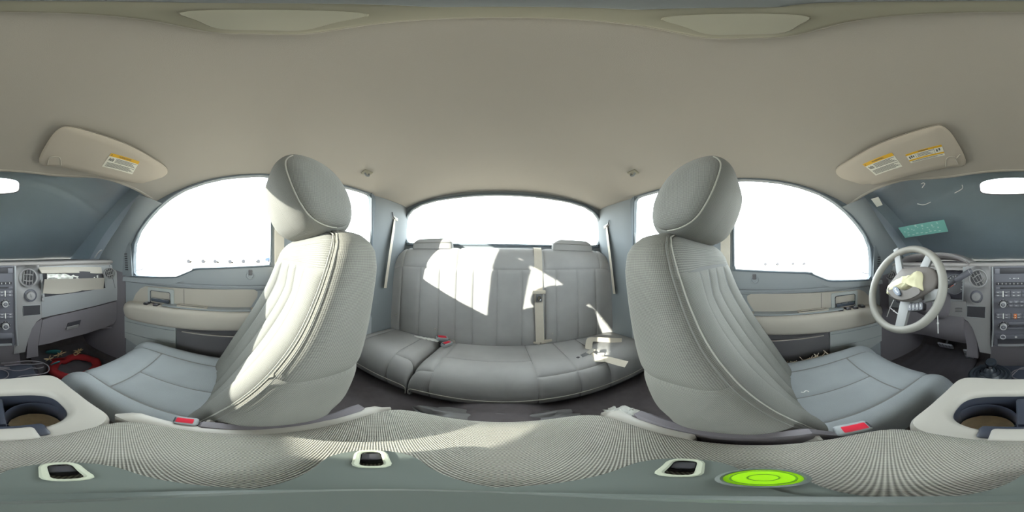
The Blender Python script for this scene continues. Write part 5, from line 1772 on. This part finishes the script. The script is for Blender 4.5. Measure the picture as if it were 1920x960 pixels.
# ================================================================== VISORS, MIRROR, LIGHT, HOOKS
def visor(s, who, px, labels, clip):
    V = thing('sun_visor', (s * 0.4, -0.45, 0.40), 'folded beige sun visor above the %s' % who, 'sun visor', 'sun visors')
    # plane through three of its corners, hanging just below the headliner
    def hit(u, v, drop=0.016):
        d = ray(u, v)
        lo_, hi_ = 0.2, 1.4
        for _ in range(40):
            m = (lo_ + hi_) / 2
            p = d * m
            if p.z > roof_z(p.x, p.y) - drop:
                hi_ = m
            else:
                lo_ = m
        return d * lo_
    A_, B_, C_ = hit(*px[0]), hit(*px[2]), hit(*px[5])
    n = (B_ - A_).cross(C_ - A_).normalized()
    if n.z > 0:
        n = -n
    def vp(u, v, h=0.0):
        return on_plane(u, v, A_ + n * h, n)
    loop = smooth_path([(a, b, 0) for a, b in px], 4, True)
    pts = [vp(p.x, p.y) for p in loop]
    cc = sum(pts, Vector()) / len(pts)
    rings = []
    for k, h in ((0.965, -0.013), (0.995, -0.010), (1.0, -0.004), (0.99, 0.002), (0.96, 0.005), (0.7, 0.006), (0.2, 0.006)):
        rings.append([cc + (p - cc) * k + n * h for p in pts])
    fin(loft(rings), 'visor_board', M['visor'], V, 50)
    rim = [cc + (p - cc) * 0.998 + n * -0.004 for p in pts]
    fin(tube(rim, 0.0016, 6, True), 'edge_seam', M['seam'], V)
    h = 0.0068
    for lab in labels:
        q = lab['quad']            # TL, TR, BR, BL in the picture
        P4 = [vp(u, v, h) for u, v in q]
        def L(a, b):               # a across, b down
            return P4[0].lerp(P4[1], a).lerp(P4[3].lerp(P4[2], a), b)
        def bar(a0, a1, b0, b1, mat, name, hh, par):
            bm = bmesh.new()
            vs = [bm.verts.new(L(a, b) + n * hh) for a, b in ((a0, b0), (a1, b0), (a1, b1), (a0, b1))]
            vt = [bm.verts.new(L(a, b) + n * (hh + 0.0003)) for a, b in ((a0, b0), (a1, b0), (a1, b1), (a0, b1))]
            bm.faces.new(vs)
            bm.faces.new(list(reversed(vt)))
            for i in range(4):
                bm.faces.new((vs[i], vs[(i + 1) % 4], vt[(i + 1) % 4], vt[i]))
            return fin(bm, name, M[mat], par)
        lb = bar(0, 1, 0, 1, 'label', 'warning_label', 0, V)
        for (a0, a1, b0, b1, mat) in lab['bars']:
            bar(a0, a1, b0, b1, mat, 'label_band' if mat == 'yellow' else 'label_print', 0.0005, lb)
        for (txt, a, b, size) in lab.get('text', []):
            textmesh(txt, size, frame_m(L(a, b) + n * 0.0012, L(min(1, a + 0.1), b) - L(a, b), L(a, max(0, b - 0.1)) - L(a, b)), 'label_lettering', M['ink'], lb)
    if clip:
        loop = [vp(u, v, 0.0075) for u, v in clip]
        fin(tube(smooth_path(loop, 4), 0.0028, 6), 'clip_outline', M['console'], V)
        fin(plate(clip, [], lambda u, v: vp(u, v, 0.0062), n * 0.0012), 'pivot_clip', M['visor'], V)
    return V, vp
text_rows = lambda a0, a1, b0, b1, k: [(a0, a1 - 0.05 * ((i * 7) % 4), b0 + (b1 - b0) * i / k, b0 + (b1 - b0) * (i + 0.42) / k, 'ink') for i in range(k)]
figures = [(0.06, 0.085, 0.30, 0.48, 'ink'), (0.10, 0.13, 0.34, 0.50, 'ink'), (0.145, 0.165, 0.28, 0.50, 'ink'), (0.18, 0.205, 0.32, 0.50, 'ink')]
big = {'bars': [(0, 1, 0, 0.20, 'yellow'), (0.03, 0.07, 0.06, 0.14, 'ink')] + text_rows(0.26, 0.97, 0.26, 0.56, 5) + text_rows(0.06, 0.97, 0.62, 0.94, 6) + figures, 'text': [('WARNING', 0.5, 0.10, 0.010)]}
wide = {'bars': [(0, 1, 0, 0.18, 'yellow'), (0, 1, 0.64, 0.78, 'yellow'), (0.25, 0.258, 0.18, 0.64, 'ink'), (0.77, 0.778, 0.18, 0.64, 'ink')] + text_rows(0.29, 0.76, 0.26, 0.62, 4) + text_rows(0.06, 0.95, 0.84, 0.98, 2)
        + [(0.05, 0.09, 0.30, 0.55, 'ink'), (0.11, 0.15, 0.26, 0.50, 'ink'), (0.17, 0.20, 0.30, 0.50, 'ink'), (0.82, 0.86, 0.30, 0.52, 'ink'), (0.89, 0.93, 0.26, 0.46, 'ink')], 'text': [('WARNING', 0.5, 0.09, 0.007)]}
dl1 = dict(big, quad=[(1617, 308), (1672, 286), (1692, 312), (1642, 329)])
dl2 = dict(wide, quad=[(1697, 290), (1765, 271), (1772, 291), (1708, 306)])
pl1 = dict(big, quad=[(209, 287), (262, 303), (248, 327), (191, 312)])
vis_d = visor(1, 'driver, carrying two yellow-headed warning labels', [(1811, 308), (1797, 270), (1772, 239), (1740, 240), (1650, 270), (1590, 302), (1567, 318), (1575, 334), (1604, 346), (1630, 344), (1642, 345), (1700, 330), (1772, 315)], [dl1, dl2],
              [(1773, 312), (1775, 298), (1783, 294), (1791, 296), (1796, 308)])
vis_p = visor(-1, 'passenger, carrying one warning label', [(73, 306), (88, 268), (112, 241), (144, 241), (234, 270), (294, 302), (314, 318), (309, 331), (283, 343), (252, 342), (242, 340), (184, 328), (112, 313)], [pl1],
              [(89, 309), (92, 297), (100, 294), (112, 296), (114, 309)])
V, vp = vis_d
fin(tube([vp(1794, 297, 0.010), vp(1800, 290, 0.012)], 0.0028, 8), 'pivot_rod', M['console'], V)

# rear view mirror
MR = thing('rear_view_mirror', (0, -0.62, 0.30), 'wide interior mirror hanging at the top of the windshield', 'mirror')
mc = Vector((0.008, -0.655, 0.300))
mn = (Vector((0.02, 1.0, -0.225))).normalized()
mx_ = Vector((-1, 0, 0))
mx_ = (mx_ - mn * mx_.dot(mn)).normalized()
my_ = mn.cross(mx_)
if my_.z < 0:
    my_ = -my_
base = [(0.133 * a, (0.034 + 0.004 * math.cos(a * 2.2)) * b) for a, b in sell(4.5, 1, 1, 60)]
fin(loft([[mc + mx_ * p * k + my_ * q * k + mn * h for p, q in base] for k, h in ((0.55, -0.045), (0.85, -0.038), (0.98, -0.020), (1.0, -0.004), (0.985, 0.003), (0.955, 0.004))]), 'mirror_housing', M['stack'], MR, 60)
fin(loft([[mc + mx_ * p * k + my_ * q * k + mn * h for p, q in base] for k, h in ((0.955, 0.0042), (0.95, 0.0052), (0.5, 0.0052), (0.05, 0.0052))]), 'mirror_glass', M['mirror'], MR)
fin(tube(smooth_path([mc - mn * 0.04, mc - mn * 0.07 + Vector((0, 0, 0.02)), Vector((0.0, -0.735, 0.365))], 4), 0.010, 10), 'mirror_stem', M['stack'], MR)

# dome lamp straight above
DL = thing('dome_light', (0, 0.01, 0.46), 'oblong dome light with pale lenses fixed to the headliner above the console', 'lamp')
zt = roof_z(0, 0) - 0.001
base = sell(3.6, 1, 1, 64)
fin(loft([[Vector((0.104 * a * k, 0.008 + 0.042 * b * k, zt - h)) for a, b in base] for k, h in ((1.0, -0.004), (1.0, 0.004), (0.97, 0.009), (0.90, 0.011), (0.3, 0.012))]), 'lamp_housing', M['dome'], DL, 60)
for sx in (-1, 1):
    fin(loft([[Vector((sx * 0.062 + 0.030 * a * k, 0.008 + 0.026 * b * k, zt - h)) for a, b in sell(4, 1, 1, 36)] for k, h in ((1.0, 0.009), (0.97, 0.0145), (0.6, 0.016), (0.1, 0.0165))]), 'lamp_lens', M['lens'], DL)
fin(rbox((0, 0.008, zt - 0.0135), (0.030, 0.022, 0.006), 0.003), 'lamp_switch', M['pillar'], DL)
fin(tube([Vector((0.104 * a, 0.008 + 0.042 * b, zt - 0.004)) for a, b in base], 0.0018, 6, True), 'lamp_rim', M['console'], DL)

# coat hooks
for u, who in ((688, 'left'), (1187, 'right')):
    d = ray(u, 323)
    lo_, hi_ = 0.2, 1.4
    for _ in range(40):
        m = (lo_ + hi_) / 2
        p = d * m
        if p.z > roof_z(p.x, p.y):
            hi_ = m
        else:
            lo_ = m
    p = d * lo_
    H_ = thing('coat_hook', p, 'small grey coat hook on the headliner, %s rear' % who, 'hook', 'coat hooks')
    s = -1 if u < 942 else 1
    fin(rbox(p + Vector((0, 0, -0.003)), (0.034, 0.05, 0.010), 0.004, 2, rotm(y=18 * s)), 'hook_base', M['dome'], H_)
    fin(tube(smooth_path([p + Vector((0, 0.012, -0.004)), p + Vector((-s * 0.006, 0.006, -0.022)), p + Vector((-s * 0.008, -0.010, -0.026)), p + Vector((-s * 0.010, -0.022, -0.016))], 4), 0.005, 8), 'hook_arm', M['pillar'], H_)

# stickers on the windshield
def ws_hit(u, v):
    d = ray(u, v)
    best = None
    lo_ = 0.4
    for k in range(400):
        m = 0.4 + 1.6 * k / 400
        p = d * m
        # height of the glass at this x, y
        x0 = max(-1, min(1, p.x / 0.70))
        ty = sinterp(YF, min(0.7, abs(p.x)))
        tz = roof_z(p.x, ty)
        by = -1.41 + 0.30 * abs(x0) ** 2.2
        t = (p.y - ty) / (by - ty)
        if t > 0 and p.z > tz + (-0.055 - tz) * t + 0.035 * math.sin(math.pi * min(1, t)) - 0.006:
            return p
    return d * 1.2
def sticker(name, quad, label, mat, cat, marks):
    P4 = [ws_hit(u, v) for u, v in quad]
    nrm = (P4[1] - P4[0]).cross(P4[3] - P4[0]).normalized()
    if nrm.dot(P4[0]) > 0:
        nrm = -nrm
    def L(a, b, h=0):
        return P4[0].lerp(P4[1], a).lerp(P4[3].lerp(P4[2], a), b) + nrm * h
    t = thing(name, P4[0], label, cat)
    fin(sheet(lambda a, b: L(a, b), 6, 4, nrm * 0.0008), 'sticker_sheet', M[mat], t)
    for (a, b, w, h) in marks:
        fin(sheet(lambda p, q: L(a + (p - 0.5) * w, b + (q - 0.5) * h, 0.0009), 2, 2, nrm * 0.0005), 'sticker_mark', M['teal_mark'], t)
    return t
mk = [(0.08 + 0.055 * k + 0.02 * math.sin(k * 3), 0.35 + 0.18 * math.sin(k * 2.1) + 0.1 * math.cos(k * 5.7), 0.03 + 0.012 * math.sin(k * 1.7), 0.10 + 0.06 * math.sin(k * 4.1)) for k in range(15)]
mk += [(0.12 + 0.1 * k, 0.78 + 0.05 * math.sin(k * 2), 0.05, 0.08) for k in range(8)]
sticker('windshield_sticker', [(1684, 427), (1770, 412), (1778, 434), (1697, 446)], 'pale teal paper sticker with light blotches stuck inside the windshield', 'teal', 'sticker', mk)
sticker('white_tag', [(1633, 373), (1647, 369), (1655, 384), (1644, 388)], 'small white tag at the driver top corner of the windshield', 'label', 'tag', [])
# stray cracks and streaks on the glass
for i, pl_ in enumerate(([(1727, 345), (1731, 343), (1734, 345), (1729, 352)], [(1790, 362), (1804, 354), (1804, 347)], [(1720, 382), (1732, 384), (1745, 379)], [(178, 483), (188, 470), (196, 472), (188, 482)], [(198, 466), (206, 452), (214, 444)])):
    o = fin(tube(smooth_path([ws_hit(u, v) for u, v in pl_], 4), 0.0022 if i < 3 else 0.006, 5), 'windshield_streak', M['white_mark'])
    tag(o, ['short pale hook-shaped chip near the top of the windshield', 'bent pale crack line left of the mirror on the windshield', 'thin curved pale scratch above the teal sticker', 'bright torn tape at the passenger corner of the windshield', 'bright narrow tape strip up the passenger windshield edge'][i], 'crack' if i < 3 else 'tape')

# ================================================================== OUTSIDE
for s, who in ((-1, 'passenger'), (1, 'driver')):
    m_ = thing('side_mirror', (s * 0.95, -0.80, -0.10), 'door mirror outside the %s window' % who, 'mirror', 'door mirrors')
    c = Vector((s * 0.98, -0.78, -0.03))
    rings = []
    for k, h in ((0.7, -0.09), (0.95, -0.06), (1.0, -0.02), (0.98, 0.0)):
        rings.append([c + Vector((0.11 * a * k, h, 0.10 * b * k)) for a, b in sell(5, 1, 1, 36)])
    fin(loft(rings), 'mirror_shell', M['stack'], m_)
    fin(loft([[c + Vector((0.10 * a * k, 0.001 + h, 0.09 * b * k)) for a, b in sell(5, 1, 1, 36)] for k, h in ((1, 0), (0.98, 0.003), (0.1, 0.003))]), 'mirror_glass', M['mirror'], m_)
    fin(tube([c + Vector((-s * 0.08, -0.03, -0.07)), c + Vector((-s * 0.17, -0.02, -0.08))], 0.022, 10), 'mirror_arm', M['stack'], m_)
def parked_car(loc, rz, paint, label, n):
    K = thing('parked_car', loc, label, 'car', 'cars parked in the lot')
    K.rotation_euler.z = R(rz)
    def part(bm, name, mat):
        bmesh.ops.recalc_face_normals(bm, faces=bm.faces)
        me = bpy.data.meshes.new(name)
        bm.to_mesh(me)
        bm.free()
        me.materials.append(mat)
        for p in me.polygons:
            p.use_smooth = True
        me.set_sharp_from_angle(angle=R(40))
        o = bpy.data.objects.new(name, me)
        col.objects.link(o)
        o.parent = K
        return o
    low = [(-2.25, 0.35), (-2.3, 0.7), (-2.1, 0.92), (-0.9, 0.98), (1.1, 0.98), (2.15, 0.86), (2.3, 0.6), (2.25, 0.32)]
    cabp = [(-1.75, 0.95), (-1.25, 1.42), (0.35, 1.46), (1.05, 0.97)]
    part(loft([[Vector((a, y, b)) for a, b in low] for y in (-0.85, -0.8, 0.8, 0.85)]), 'car_body', paint)
    part(loft([[Vector((a, y * (1 - 0.25 * (b - 0.95)), b)) for a, b in cabp] for y in (-0.74, 0.74)]), 'car_cabin', M['stack'])
    part(rbox((-0.45, 0, 1.455), (1.6, 1.3, 0.05), 0.02), 'car_roof', paint)
    for x in (-1.4, 1.4):
        for y in (-0.8, 0.8):
            part(lathe([(0.31, -0.1), (0.33, -0.06), (0.33, 0.06), (0.31, 0.1), (0.0, 0.11)], (x, y, 0.33), (0, 1, 0), 20), 'wheel', M['black'])
    return K
paints = [plain('car_white', (225, 225, 222), 0.3), plain('car_silver', (176, 178, 180), 0.3, 0.4), plain('car_tan', (190, 176, 150), 0.3), plain('car_blue', (60, 80, 120), 0.3)]
spots = [(-30, -4.2, 0, 'white parked car, first of the far row outside the passenger window'), (-31, 0.8, 1, 'silver parked car in the middle of the far passenger-side row'), (-32, 6.0, 3, 'blue parked car in the far passenger-side row'),
         (-30, -9.5, 2, 'tan parked car at the front end of the far passenger-side row'), (38, -3.0, 1, 'silver parked car far off outside the driver window'), (40, -10, 0, 'white parked car far off ahead of the driver window')]
for i, (x, y, pi_, lab) in enumerate(spots):
    parked_car((x, y, -1.70), 90 + 4 * ((i * 3) % 5 - 2), paints[pi_], lab, i)

# ------------------------------------------------------------------ lift everything onto the ground
for o in scene.objects:
    if o.parent is None and o.type in ('MESH', 'EMPTY'):
        o.location.z += LIFT
